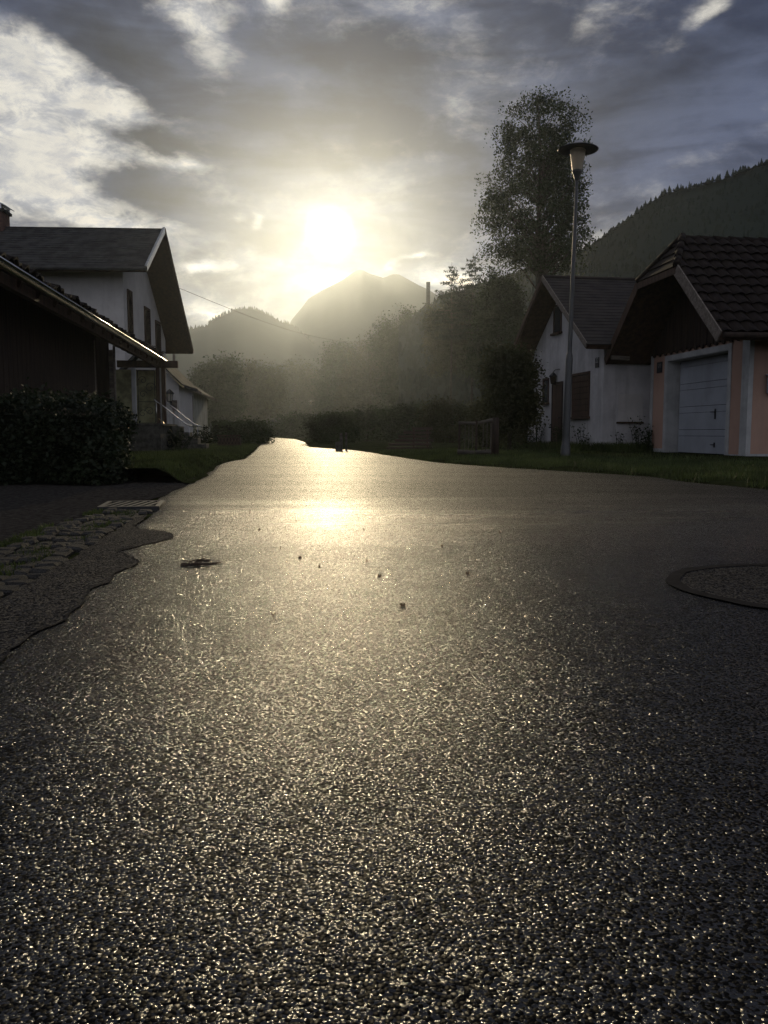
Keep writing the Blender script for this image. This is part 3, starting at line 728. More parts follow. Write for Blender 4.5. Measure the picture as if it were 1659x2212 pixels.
hedge('clipped_hedge', 'dark clipped hedge in front of the brown timber shed', -5.0, -2.96, 8.75, 10.15, 0.86, -7, 16000)
simple_tree('leafy_bush', 'dark bush at the inner corner of the bend, below the distant lamp', 722, 930, 56, 40, 40, M_leaf, 0.085, 900, 22, cat='bush', lumps=10)
for (px, py, rx, ry, Y, lab) in ((640, 928, 62, 30, 125, 'low hazy bush where the road vanishes round the bend'), (795, 925, 62, 44, 62, 'bush spreading behind the pale stone posts'), (880, 920, 70, 50, 50, 'bush directly behind the reddish planks'),
                                 (975, 915, 70, 56, 40, 'dark undergrowth bush behind the wooden rack'), (1058, 915, 52, 62, 29, 'dense bush behind the stout post, joining the corner bush')):
    simple_tree('leafy_bush', lab, px, py, rx, ry, Y, M_leaf if Y > 45 else M_leaf2, Y * 0.0026, 620, 22, cat='bush', lumps=9)
hedge('clipped_hedge', 'rough hedge at the outer side of the bend, where the road vanishes', -9.4, -6.75, 45.5, 52.0, 1.1, -8, 4200, M_leaf, 0.12)

# grass on the verges: nobody could count it
def grass(name, label, spots, h0, m=M_grass):
    n = len(spots); P = np.asarray(spots); hh = h0 * np.random.uniform(0.4, 1.5, n); a = np.random.uniform(0, 2 * PI, n)
    lean = np.random.normal(size=(n, 2)) * hh[:, None] * 0.35; w = 0.004 + 0.05 * hh * 0.5
    dx = np.stack([np.cos(a) * w, np.sin(a) * w, np.zeros(n)], 1)
    v = np.stack([P - dx, P + dx, P + np.concatenate([lean, hh[:, None]], 1)], 1).reshape(-1, 3)
    o = link(name, fast_mesh(name, v, np.arange(3 * n).reshape(-1, 3), m, False, True)); tag(o, label, 'grass', kind='stuff'); return o
sp = []
while len(sp) < 52000:
    y = 7.0 + 17 * random.random() ** 1.3; e = abs(random.gauss(0, 1)) * 2.2 - 0.05; x = road_r(y) + e
    if noise.noise(Vector((x * 1.3, y * 1.3, 4))) < -0.35 + 0.25 * random.random() - (0.3 if e > 0.5 else 0): continue
    if x > 7.3 - (y - 17) * 0.12 and y > 16.9: continue
    sp.append((x, y, verge_right_z(x, y) - 0.005))
grass('grass', 'short wet grass on the verge in front of the garage and lamp', sp, 0.062)
sp = []
while len(sp) < 22000:
    y = 9.2 + 26 * random.random() ** 1.4; e = abs(random.gauss(0, 1)) * 1.3 + 0.06; x = road_l(y) - e
    if y < 11.5 and x < -2.8: continue
    sp.append((x, y, bank_z(x, y) - 0.005))
grass('grass', 'short grass covering the low bank beyond the hedge', sp, 0.06)
def tuft_weed(name, label, base, h, n, spread, lsize=0.06, m=M_leaf):
    t_ = thing(name, label, 'weed', base)
    st = MB(); cen = []
    for _ in range(n):
        a = random.uniform(0, 2 * PI); tipx, tipy, hh = math.cos(a) * spread * random.random(), math.sin(a) * spread * 0.5 * random.random(), h * random.uniform(0.5, 1.0)
        p0 = Vector((tipx * 0.3, tipy * 0.3, -0.02)); p1 = Vector((tipx * 0.6, tipy * 0.6, hh * 0.6)); p2 = Vector((tipx, tipy, hh))
        st.tube([p0, p1, p2], [0.006, 0.005, 0.002], 4, False)
        for k in range(14):
            f = random.uniform(0.15, 1); q = p0.lerp(p1, f * 2) if f < .5 else p1.lerp(p2, f * 2 - 1)
            cen.append((q.x + random.gauss(0, 0.05), q.y + random.gauss(0, 0.05), max(0.02, q.z + random.gauss(0, 0.03))))
    st.build('stem', M_leaf, t_); link('leaves', leaf_mesh('leaves', cen, lsize, m, 0.5, 0.3), t_); return t_

# ------------------------------------------------------------------ building helpers
def roof_courses(b, x0, x1, y_e, z_e, y_r, z_r, n, th=0.03, lap=1.18, jx=0.0):
    """overlapping courses of slates from the eave (y_e,z_e) up to the ridge (y_r,z_r), between x0 and x1"""
    dy, dz = (y_r - y_e) / n, (z_r - z_e) / n; L = math.hypot(y_r - y_e, z_r - z_e)
    ny, nz = -(z_r - z_e) / L, (y_r - y_e) / L
    if nz < 0: ny, nz = -ny, -nz
    for k in range(n):
        a = (y_e + dy * k, z_e + dz * k); c = (y_e + dy * min(n, k + lap), z_e + dz * min(n, k + lap))
        lift = th * 0.9
        poly = [(a[0], a[1]), (a[0] + ny * (th + lift), a[1] + nz * (th + lift)), (c[0] + ny * th, c[1] + nz * th), c]
        b.prism(poly, 'x', x0, x1)
    return b
def slab(b, x0, x1, y0, z0, y1, z1, th):
    L = math.hypot(y1 - y0, z1 - z0); ny, nz = -(z1 - z0) / L, (y1 - y0) / L
    if nz < 0: ny, nz = -ny, -nz
    return b.prism([(y0, z0), (y1, z1), (y1 - ny * th, z1 - nz * th), (y0 - ny * th, z0 - nz * th)], 'x', x0, x1)

# ------------------------------------------------------------------ white house at the left
HA = -3.0
e0 = at(317, 580, 29)
house = thing('white_house', 'white rendered house with slate gable roof standing behind the timber shed', 'house', (e0.x, e0.y, 0), HA)
zE, yR, zR, yF, zF = 6.14, 3.17, 8.17, 8.71, 4.17        # eave, ridge, far eave along the gable (local y, z)
OX = 1.05                                                # barge overhang; body runs to -x
def roofz(y): return zE + (zR - zE) * y / yR if y <= yR else zR + (zF - zR) * (y - yR) / (yF - yR)
ya, yb = 0.95, 7.9
wall = MB().prism([(ya, 0), (ya, roofz(ya) - 0.17), (yR, zR - 0.17), (yb, roofz(yb) - 0.17), (yb, 0)], 'x', -14, -OX)
wall.build('wall', M_plaster, house)
rb = MB(); roof_courses(rb, -14.5, -0.04, 0, zE, yR, zR, 17, 0.016); roof_courses(rb, -14.5, -0.04, yF, zF, yR, zR, 30, 0.016)
ro_ = rb.build('roof', M_slate, house)
rs = MB(); slab(rs, -14.5, -0.02, 0.02, zE - 0.004, yR, zR - 0.004, 0.12); slab(rs, -14.5, -0.02, yF - 0.02, zF - 0.004, yR, zR - 0.004, 0.12); rs.build('soffit', M_wood2, house)
fl = MB(); fl.bar((0, -0.03, zE + 0.0), (0, yR, zR + 0.02), 0.035, 0.20); fl.build('barge_flashing', M_zinc, house)
fl = MB(); fl.bar((-0.045, 0.0, zE + 0.085), (-0.045, yR, zR + 0.095), 0.06, 0.03); fl.build('verge_trim', M_zinc, house)
fl = MB(); fl.bar((0, yR, zR + 0.02), (0, yF, zF), 0.035, 0.20); fl.build('barge_board', M_wood2, house)
gt = MB(); gt.tube([(-14.5, -0.07, zE - 0.03), (0, -0.07, zE - 0.03)], 0.055, 8); gt.build('gutter', M_slate, house)
rg = MB(); rg.tube([(-14.5, yR, zR + 0.02), (0.02, yR, zR + 0.02)], 0.045, 8); rg.build('ridge_cap', M_slate, house)
for (yy, w, z0, z1) in ((1.75, 0.52, 3.9, 5.62), (4.45, 0.80, 4.0, 5.40), (6.35, 0.78, 3.96, 5.12)):
    wf = MB(); x = -OX
    for (a, c, d_, e_) in ((yy - w / 2 - 0.07, yy - w / 2, z0, z1), (yy + w / 2, yy + w / 2 + 0.07, z0, z1), (yy - w / 2 - 0.07, yy + w / 2 + 0.07, z1, z1 + 0.08)): wf.box(x - 0.02, x + 0.05, a, c, d_, e_)
    fr = wf.build('window', M_wood2, house)
    MB().box(x - 0.02, x + 0.012, yy - w / 2, yy + w / 2, z0, z1).build('pane', M_pane, fr)
    sh = MB()
    for k in range(int((z1 - z0) / 0.09)):
        zz = z0 + 0.05 + k * 0.09; sh.bar((x + 0.035, yy - w / 2 + 0.02, zz), (x + 0.035, yy + w / 2 - 0.02, zz), 0.012, 0.075, (0.5, 0, 0.85))
    sh.build('shutter', M_shut, fr)
    MB().box(x - 0.02, x + 0.14, yy - w / 2 - 0.12, yy + w / 2 + 0.12, z0 - 0.07, z0 - 0.012).build('sill', M_wood2, fr)
    MB().tube([(x + 0.05, yy + w / 2 + 0.15, z0 + 0.05), (x + 0.22, yy + w / 2 + 0.15, z0 + 0.0)], 0.02, 6).build('shutter_hook', M_iron, fr)
# chimney on the ridge: brick stack, metal collar, curved hood
chx = -5.85
ch = MB().box(chx - 0.8, chx, yR - 0.35, yR + 0.35, zR - 0.3, zR + 0.52); cho = ch.build('chimney', M_brick, house)
MB().box(chx - 0.86, chx + 0.07, yR - 0.42, yR + 0.42, zR + 0.52, zR + 0.62).build('chimney_collar', M_slate, cho)
hd = MB(); prof = [(chx - 0.95 + 1.1 * k / 12, zR + 0.74 + 0.12 * math.sin(PI * k / 12) ** 0.6) for k in range(13)]
hd.prism(prof + [(q[0], q[1] - 0.03) for q in prof[::-1]], 'y', yR - 0.45, yR + 0.45)
for k in (-1, 1): hd.box(chx - 0.85, chx + 0.0, yR + k * 0.38 - 0.03, yR + k * 0.38 + 0.03, zR + 0.62, zR + 0.78)
hd.build('chimney_hood', M_zinc, cho)
# entrance annex of the house
MB().prism([(-9.0 - e0.x, 0), (-6.84 - e0.x, 0), (-6.84 - e0.x, 2.15), (-7.9 - e0.x, 3.2), (-9.0 - e0.x, 2.15)], 'y', 27.5 - 29, 30 - 29).build('annex_wall', M_plaster, house)
an = MB()
for s_ in (-1, 1):
    x0, x1 = -7.9 - e0.x, -7.9 - e0.x + s_ * 1.26
    an.prism([(x0, 3.24), (x1, 2.02), (x1, 2.12), (x0, 3.36)], 'y', 27.15 - 29, 30 - 29)
an.build('annex_roof', M_slate, house)
MB().bar((-7.55 - e0.x, 27.13 - 29, 2.92), (-6.62 - e0.x, 27.13 - 29, 2.02), 0.03, 0.05).build('annex_flashing', M_zinc, house)
dr = MB().box(-7.06 - e0.x, -6.90 - e0.x, 27.46 - 29, 27.5 - 29, 0.7, 1.62).build('annex_door', M_greywood, house)

# ------------------------------------------------------------------ timber shed with tiled roof at the left
SA = -7.0
shed = thing('timber_shed', 'low dark timber shed with tiled roof and bright gutter behind the hedge', 'shed', (-6.55, 24.5, 0), SA)
ZG = 2.66; SP = math.tan(R(21)); LEN = -17.2
wx = -0.75
# wall boards facing the road, an open bay near its far end
yy = LEN + 0.3
bd = None
while yy < -2.75:
    w = 0.235
    if not (-5.0 < yy < -2.8):
        b = MB().box(wx - 0.03 - random.uniform(0, 0.008), wx, yy, yy + w - 0.012, 0.05, ZG + 0.12)
        b.build('wall_board', M_wood, shed)
    yy += w
MB().box(-4.6, wx - 0.045, LEN + 0.3, -5.02, 0, ZG + 0.1).build('wall', M_wood, shed)
MB().box(-4.6, -4.5, -5.02, -2.80, 0, ZG + 0.1).build('back_wall', M_wood, shed)
MB().box(-4.6, wx - 0.145, -2.79, -2.70, 0, ZG + 0.6).build('end_wall', M_wood, shed)
for yp in (-5.06, -2.72): MB().bbox(wx - 0.14, wx + 0.002, yp - 0.07, yp + 0.07, 0, ZG + 0.02).build('door_post', M_greywood, shed)
MB().tube([(wx + 0.25, -4.1, 0), (wx + 0.25, -4.1, ZG)], 0.03, 8).build('support_pole', M_greywood, shed)
rb = MB()
n = 15; W_ = 4.6
for k in range(n):                                          # courses run along y, slope rises towards -x
    x0, x1 = -W_ * k / n, -W_ * min(n, k + 1.2) / n
    z0, z1 = ZG - x0 * SP, ZG - x1 * SP
    rb.prism([(x0, z0 - 0.02), (x0, z0 + 0.03), (x1, z1 + 0.005), (x1, z1 - 0.02)], 'y', LEN, 0.35)
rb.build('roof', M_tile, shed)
def pantile(name, m, w=0.26, L=0.40, amp=0.035, th=0.014):
    vs, fs = [], []; N = 7
    for j, yy_ in enumerate((0, L)):
        for tb_ in (0, 1):
            for k in range(N):
                x = w * k / (N - 1); z = amp * math.sin(PI * k / (N - 1) * 1.0) ** 1.0 * (1 if k < N else 0) + (0.012 if j == 0 else 0)
                vs.append((x, yy_, z - tb_ * th))
    for k in range(N - 1):
        a, b_, c_, d_ = k, k + 1, 2 * N + k + 1, 2 * N + k
        fs += [(a, b_, c_, d_), (N + k + 1, N + k, 3 * N + k, 3 * N + k + 1), (k, N + k, N + k + 1, k + 1)]
    fs += [(0, 2 * N, 3 * N, N), (N - 1, 2 * N - 1, 4 * N - 1, 3 * N - 1)]
    mb = MB(); mb.add(vs, fs, False); return mb.mesh(name, m)
tile_me = pantile('roof_tile', M_tile)
k = 0; yy = LEN
while yy < 0.1:                                             # the eave row and the one above, tile by tile
    for row in range(2):
        if row and yy < -11: continue
        o = link('roof_tile', tile_me, shed)
        x = 0.06 - row * 0.33
        o.location = (x + random.uniform(-0.03, 0.03), yy + random.uniform(-0.02, 0.02), ZG - x * SP + 0.085 + random.uniform(-0.02, 0.05)); o.scale = (1.0, 1.0, 2.1)
        o.rotation_euler = (math.atan(SP) + random.uniform(-0.14, 0.04), random.uniform(-0.10, 0.10), PI / 2 + random.uniform(-0.10, 0.10))
    yy += 0.262
gb = MB(); N = 7
pts = [(0.10 + 0.055 * math.cos(PI + PI * k / N), 0.055 * math.sin(PI + PI * k / N)) for k in range(N + 1)]
out_ = [(0.10 + 0.065 * math.cos(PI + PI * k / N), 0.065 * math.sin(PI + PI * k / N)) for k in range(N + 1)][::-1]
gb.prism([(p[0], p[1] + ZG - 0.02) for p in pts + out_], 'y', LEN, 0.3)
gb.tube([(0.168, LEN, ZG - 0.008), (0.168, 0.3, ZG - 0.008)], 0.021, 10)
gb.build('gutter', M_zinc, shed)
for yy in np.arange(LEN + 0.5, 0.1, 0.9): MB().bar((0.03, yy, ZG - 0.10), (wx - 0.05, yy, ZG - 0.10 + 0.8 * SP), 0.09, 0.12).build('rafter', M_wood2, shed)
MB().box(-0.12, -0.02, LEN, 0.3, ZG - 0.20, ZG - 0.05).build('eave_beam', M_wood2, shed)
# porch at the far end
MB().box(-2.4, 0.34, -2.6, 0.5, 0, 0.74).build('porch_base', M_paleston, shed)
MB().box(-2.4, 0.40, -2.6, 0.5, 0.744, 0.80).build('porch_floor', M_paleston, shed)
MB().bbox(-0.40, -0.29, -2.44, -2.32, 0.80, 2.26).build('white_post', M_trim, shed)
for px in (-0.06, 0.10): MB().bbox(px - 0.055, px + 0.055, -0.06, 0.06, 0.80, ZG - 0.22).build('porch_post', M_wood2, shed)
MB().bbox(-0.011, 0.03, -0.03, 0.02, 0.80, ZG - 0.22, 0.004).build('porch_lath', M_trim, shed)
MB().box(-2.4, 0.06, 0.40, 0.45, 0.80, ZG - 0.25).build('porch_back_panel', mat('olive_panel', (0.34, 0.33, 0.18), 0.85, 0.4, 4), shed)
MB().box(-1.2, 0.52, -0.09, 0.09, ZG - 0.215, ZG - 0.02).build('porch_beam', M_wood2, shed)
MB().bbox(0.36, 0.43, 0.10, 0.16, ZG - 0.02, ZG + 0.2, 0.004).build('beam_finial', M_greywood, shed)
# wrought-iron scroll grille, its own thing under the porch
gp = at(300, 905, 24.35); gq = at(336, 905, 24.35)
grl = thing('scroll_grille', 'black wrought-iron scroll grille between the porch posts', 'grille', (gp.x, gp.y, 0.80), 0)
gw = gq.x - gp.x; gh = 1.55
fr = MB()
for (a, c) in (((0, 0, 0.04), (0, 0, gh)), ((gw, 0, 0.04), (gw, 0, gh)), ((0, 0, 0.04), (gw, 0, 0.04)), ((0, 0, gh), (gw, 0, gh)), ((0, 0, gh * 0.42), (gw, 0, gh * 0.42))): fr.bar(a, c, 0.016, 0.016)
for x_ in (0.02, gw - 0.02): fr.bar((x_, 0, -0.003), (x_, 0, 0.05), 0.016, 0.016, (0, 1, 0))
fr.build('frame', M_iron, grl)
for (cx, cz, r0, sgn) in ((gw * 0.72, gh * 0.68, 0.17, 1), (gw * 0.3, gh * 0.82, 0.13, -1), (gw * 0.3, gh * 0.56, 0.12, 1), (gw * 0.66, gh * 0.24, 0.15, -1), (gw * 0.25, gh * 0.2, 0.13, 1)):
    pts = [(cx + sgn * r0 * (1 - 0.045 * k) * math.cos(0.42 * k), 0, cz + r0 * (1 - 0.045 * k) * math.sin(0.42 * k)) for k in range(21)]
    MB().tube(pts, 0.008, 5).build('scroll', M_iron, grl)
# steps down from the porch with two handrails
steps = thing('porch_steps', 'short stone steps leading down from the timber porch to the bank', 'steps', (-6.15, 24.3, 0.0), SA)
for k in range(4): MB().bbox(0.0 + 0.24 * k, 0.26 + 0.24 * k, -0.45, 0.45, 0, 0.74 - 0.17 * k, 0.012).build('step', M_paleston, steps)
for q in (-0.42, 0.42):
    k_ = 0.16 if q > 0 else 0.0
    hr = MB(); hr.tube([(-0.46 + k_, q, 1.50), (-0.1 + k_, q, 1.22), (0.18 + k_, q, 0.98), (0.42 + k_, q, 0.80), (0.62 + k_, q, 0.72)], 0.017, 8)
    for x_, zt, zb in ((-0.40 + k_, 1.45, 0.8), (0.50 + k_, 0.76, 0.22)): hr.tube([(x_, q, zb), (x_, q, zt)], 0.010, 6)
    hr.build('handrail', M_zinc, steps)
p1 = at(343, 904, 23.7); p2 = at(372, 933, 23.7)
lr = thing('low_handrail', 'short brass-coloured rail slanting below the handrails of the steps', 'rail', (p1.x, p1.y, 0), 0)
MB().tube([(0, 0, p1.z), (p2.x - p1.x, 0, p2.z)], 0.013, 6).build('rail', mat('brass', (0.45, 0.33, 0.15), 0.3, 0.15, 5, metal=1.0), lr)
for x_, zt in ((0.04, p1.z - 0.04), (p2.x - p1.x - 0.04, p2.z + 0.03)): MB().tube([(x_, 0, 0.1), (x_, 0, zt)], 0.01, 6).build('upright', M_iron, lr)

def lantern(name, label, loc, az, s=1.0, cat='wall lantern', hang=0.0):
    """small wall lantern, arm towards local -y, body under it"""
    t_ = thing(name, label, cat, loc, az)
    MB().lathe([(0.001, 0.012 * s), (0.045 * s, 0.012 * s), (0.045 * s, 0.0), (0.03 * s, -0.01 * s)], 12).build('finial', M_iron, t_)
    cap = MB().lathe([(0.012 * s, 0.06 * s), (0.06 * s, 0.02 * s), (0.135 * s, -0.06 * s), (0.13 * s, -0.075 * s), (0.0, -0.07 * s)], 6, sm=False); cap.build('cap', M_iron, t_)
    MB().lathe([(0.10 * s, -0.075 * s), (0.065 * s, -0.28 * s), (0.0, -0.28 * s)], 6, sm=False).build('glass', M_lampglass if hang == 0 else mat('amber_lantern_glass', (0.05, 0.035, 0.02), 0.3, 0.2, 5, spec=0.5), t_)
    fr = MB()
    for k in range(6):
        a = 2 * PI * k / 6; fr.bar((0.103 * s * math.cos(a), 0.103 * s * math.sin(a), -0.07 * s), (0.068 * s * math.cos(a), 0.068 * s * math.sin(a), -0.285 * s), 0.012 * s, 0.012 * s)
    fr.lathe([(0.0, -0.30 * s), (0.05 * s, -0.30 * s), (0.07 * s, -0.28 * s), (0.0, -0.279 * s)], 6, sm=False); fr.build('frame', M_iron, t_)
    return t_
p = at(366, 845, 27.3)
ln = lantern('wall_lantern', 'small black lantern with pale glass on the wall by the porch steps', (p.x, 27.3, p.z), 0, 1.15)
MB().bar((0, 0, -0.36), (0, 0.2, -0.42), 0.02, 0.02).bar((0, 0.185, -0.50), (0, 0.185, -0.3), 0.06, 0.012, (0, 1, 0)).bar((0, 0, -0.36), (0, 0, -0.33), 0.02, 0.02, (0, 1, 0)).build('arm', M_iron, ln)
# white picket gate in front of the annex
g1 = at(354, 928, 26.6); g2 = at(382, 928, 26.6)
pg = thing('picket_gate', 'narrow white picket gate beside the porch steps', 'gate', (g1.x, 26.6, 0.0), 0)
wg = g2.x - g1.x
for k in range(5): MB().prism([(wg * k / 5 + 0.008, 0.3), (wg * (k + 1) / 5 - 0.022, 0.3), (wg * (k + 1) / 5 - 0.022, 1.20), (wg * (k + 0.5) / 5 - 0.007, 1.27), (wg * k / 5 + 0.008, 1.20)], 'y', 0, 0.02).build('picket', M_trim, pg)
for z_ in (0.45, 1.05): MB().box(-0.02, wg, 0.021, 0.055, z_, z_ + 0.07).build('rail', M_trim, pg)
for x_ in (-0.05, wg): MB().box(x_ - 0.03, x_ + 0.04, 0.022, 0.09, 0.0, 1.25).build('post', M_trim, pg)

# grey cottage farther along
cot = thing('grey_cottage', 'small grey cottage with a low gable roof beyond the porch', 'house', (-9.1, 40, 0), -6)
MB().prism([(0, 0), (0, 2.5), (-2.4, 4.0), (-4.8, 2.5), (-4.8, 0)], 'y', 0, 6).build('wall', mat('green_grey_plaster', (0.30, 0.30, 0.25), 0.9, 0.2, 1.5, 0.004, 40), cot)
cr = MB()
for s_ in (-1, 1): cr.prism([(-2.4, 4.06), (-2.4 + s_ * 2.78, 2.33), (-2.4 + s_ * 2.78, 2.45), (-2.4, 4.22)], 'y', -0.5, 6.4)
cr.build('roof', M_slate, cot)
MB().bar((-2.3, -0.52, 4.15), (0.40, -0.52, 2.4), 0.02, 0.14).build('barge_board', M_greywood, cot)
wd = MB().box(-0.34, -0.05, -0.03, 0.0, 1.2, 2.3).build('window', M_brick, cot)
MB().box(-0.62, -0.40, -0.025, 0.0, 1.15, 2.35).build('shutter', M_wood2, cot)

# lattice planter, stone slab on the bank
p1 = at(470, 957, 29.5); p2 = at(519, 957, 29.5)
lat = thing('lattice_planter', 'low planter with crossed reddish lattice laths on the grass bank', 'planter', (p1.x, 29.5, 0.08), 0)
wl = p2.x - p1.x
MB().box(0.02, wl - 0.02, 0.03, 0.35, 0, 0.30).build('trough', M_wood, lat)
for k in range(7):
    a, c = wl * k / 7, wl * (k + 1) / 7
    MB().bar((a, 0.0, 0.08), (c, 0.0, 0.36), 0.028, 0.012, (0, 1, 0)).build('lath', M_redwood, lat); MB().bar((c, 0.018, 0.08), (a, 0.018, 0.36), 0.028, 0.012, (0, 1, 0)).build('lath', M_redwood, lat)
for z_ in (0.05, 0.38): MB().box(-0.02, wl + 0.02, -0.012, 0.024, z_ - 0.02, z_ + 0.02).build('rail', M_redwood, lat)
link('leaves', leaf_mesh('leaves', np.random.random((260, 3)) * (wl, 0.3, 0.16) + (0, 0.03, 0.30), 0.07, M_leaf), lat)
p = at(414, 962, 27.5)
sb = thing('stone_slab', 'pale flat stone slab lying at the foot of the porch base', 'slab', (p.x, 27.5, bank_z(p.x, 27.5)), 0)
MB().bbox(-0.17, 0.17, -0.2, 0.2, 0, 0.09, 0.012).build('slab', M_stone, sb)
tuft_weed('garden_shrub', 'dense low shrub under the porch handrails', (-5.75, 23.2, 0.1), 0.62, 34, 0.7, 0.09, M_hedge)
tuft_weed('garden_shrub', 'leafy low shrub between the stone slab and the lattice planter', (-6.6, 30.5, 0.1), 0.75, 40, 0.9, 0.10, M_hedge)

# ------------------------------------------------------------------ cobbled gutter, drain grate
cob_me = []
for k in range(6):
    bm = bmesh.new(); bmesh.ops.create_cube(bm, size=1.0)
    bmesh.ops.bevel(bm, geom=bm.edges[:] , offset=0.14, segments=1, affect='EDGES')
    for v in bm.verts:
        v.co += Vector((random.uniform(-.07, .07), random.uniform(-.07, .07), random.uniform(-.05, .05)))
    me = bpy.data.meshes.new('cobble'); bm.to_mesh(me); bm.free(); me.materials.append(M_cobble); cob_me.append(me)
cg = thing('cobbled_gutter', 'worn cobblestone gutter strip along the edge of the asphalt', 'gutter', (0, 0, 0)); cg['kind'] = 'structure'
def gut_in(y): return float(np.interp(y, [0, 2.75, 3.5, 4.46, 6.0, 7], [-1.04, -1.30, -1.40, -1.51, -1.68, -1.80]))
def gut_out(y): return float(np.interp(y, [0, 2.75, 4.0, 4.8, 5.7, 6.5, 7], [-1.60, -1.76, -1.87, -1.97, -2.02, -2.0, -2.0]))
gut = []
y = 2.3; ncob = 0
while y < 6.1:
    L = random.uniform(0.085, 0.13); a, c = gut_out(y), gut_in(y); x = a + random.uniform(0, 0.05)
    while x < c - 0.05 and ncob < 290:
        w = random.uniform(0.065, 0.105)
        if random.random() > 0.07:
            o = link('cobble', random.choice(cob_me), cg); dip = 0.012 * math.sin(PI * (x - a) / (c - a))
            o.location = (x + w / 2, y + L / 2 + random.uniform(-0.015, 0.015), -0.031 - dip + random.uniform(-0.006, 0.006))
            o.scale = (w * 0.97, L * 0.96, 0.075); o.rotation_euler = (random.uniform(-0.035, 0.035), random.uniform(-0.035, 0.035), random.uniform(-0.13, 0.13) + 0.10); ncob += 1
        x += w
    y += L
b = MB(); yg = np.arange(-1, 6.8, 0.15)
for y in yg:
    for k in range(9):
        x = gut_out(y) - 0.08 + (gut_in(y) + 0.2 - gut_out(y)) * k / 8; b.v.append((x, y, -0.022 + 0.008 * noise.noise(Vector((x * 7, y * 7, 1)))))
for j in range(len(yg) - 1):
    for k in range(8): a = j * 9 + k; b.f.append((a, a + 1, a + 10, a + 9)); b.smooth.append(True)
b.build('gutter_bed', M_turf, cg)
sp = []
while len(sp) < 5200:
    y = random.uniform(1.2, 6.3); f = random.random() ** 1.5; x = gut_out(y) - 0.05 + (gut_in(y) - gut_out(y)) * f
    if noise.noise(Vector((x * 6, y * 3.2, 3))) < 0.05: continue
    sp.append((x, y, -0.02))
grass('grass', 'tufts of grass growing between the cobbles', sp, 0.026)
gc = gnd(287, 1092)
dg = thing('drain_grate', 'slatted iron drain grate at the far end of the cobbled gutter', 'drain', (gc.x, gc.y, 0.0), -10)
MB().box(-0.19, 0.19, -0.24, 0.24, -0.025, -0.012).build('pit', M_pit, dg)
f_ = MB()
for (a, b_, c_, d_) in ((-0.22, 0.22, -0.27, -0.235), (-0.22, 0.22, 0.235, 0.27), (-0.22, -0.185, -0.2349, 0.2349), (0.185, 0.22, -0.2349, 0.2349)): f_.box(a, b_, c_, d_, -0.02, 0.016)
f_.build('frame', M_iron, dg)
for k in range(6): MB().bar((-0.165 + 0.062 * k - 0.03, -0.23, 0.004), (-0.165 + 0.062 * k + 0.05, 0.23, 0.004), 0.030, 0.02).build('bar', M_iron, dg)

# ------------------------------------------------------------------ garage at the right
GA = -7.0
gar = thing('garage', 'salmon garage with white door trim and steep tiled half-hipped roof', 'garage', (7.41, 17.0, 0), GA)
EZ, YC, HS, SL = 2.45, 1.93, 2.80, 0.855                     # eave height, ridge y, half span, slope
RZ = EZ + HS * SL; XB = -1.15; HZ_ = 4.02; XR = XB + 0.58
yh0, yh1 = YC - (RZ - HZ_) / SL, YC + (RZ - HZ_) / SL
GW = 4.52; OP0, OP1, OPZ = 0.80, 3.62, 2.30
wl_ = MB()
wl_.box(0, 0.36, 0, OP0, 0, 3.0); wl_.box(0, 0.36, OP1, GW, 0, 3.0); wl_.box(0, 0.36, OP0, OP1, OPZ, 3.0)
wl_.box(0.361, 6.5, 0, 0.3, 0, 3.0); wl_.box(0.361, 6.5, GW - 0.3, GW, 0, 3.0); wl_.box(6.2, 6.499, 0.301, GW - 0.301, 0, 3.0)
wl_.build('wall', M_pink, gar)
rv_ = MB(); rv_.box(-0.004, 0.358, OP0 + 0.0, OP0 + 0.012, 0, OPZ); rv_.box(-0.004, 0.358, OP1 - 0.012, OP1, 0, OPZ); rv_.box(-0.004, 0.358, OP0 + 0.0121, OP1 - 0.0121, OPZ - 0.012, OPZ); rv_.build('reveal', M_trim, gar)
tr_ = MB(); tw = 0.13
tr_.box(-0.02, -0.003, OP0 - tw, OP0, 0.0, OPZ + tw); tr_.box(-0.02, -0.003, OP1, OP1 + tw, 0.0, OPZ + tw); tr_.box(-0.02, -0.003, OP0 + 0.0005, OP1 - 0.0005, OPZ, OPZ + tw)
tr_.build('door_surround', M_trim, gar)
MB().box(-0.025, 0.075, -0.025, -0.003, 0.0, 3.0).box(-0.025, -0.003, -0.0029, 0.24, 0.0, 2.46).build('corner_quoin', M_trim, gar)
MB().box(-0.022, -0.003, GW - 0.14, GW + 0.004, 0.0, 2.5).build('corner_quoin', M_trim, gar)
pl_ = MB(); pl_.box(-0.032, -0.0255, -0.02, OP0 - 0.002, -0.02, 0.10); pl_.box(-0.032, -0.0225, OP1 + 0.002, GW + 0.006, -0.02, 0.16); pl_.box(-0.0245, 6.5, -0.034, -0.0255, -0.02, 0.12); pl_.build('plinth', M_plinth, gar)
MB().box(-0.3, 0.40, OP0 + 0.02, OP1 - 0.02, -0.05, 0.02).build('threshold', M_stone, gar)
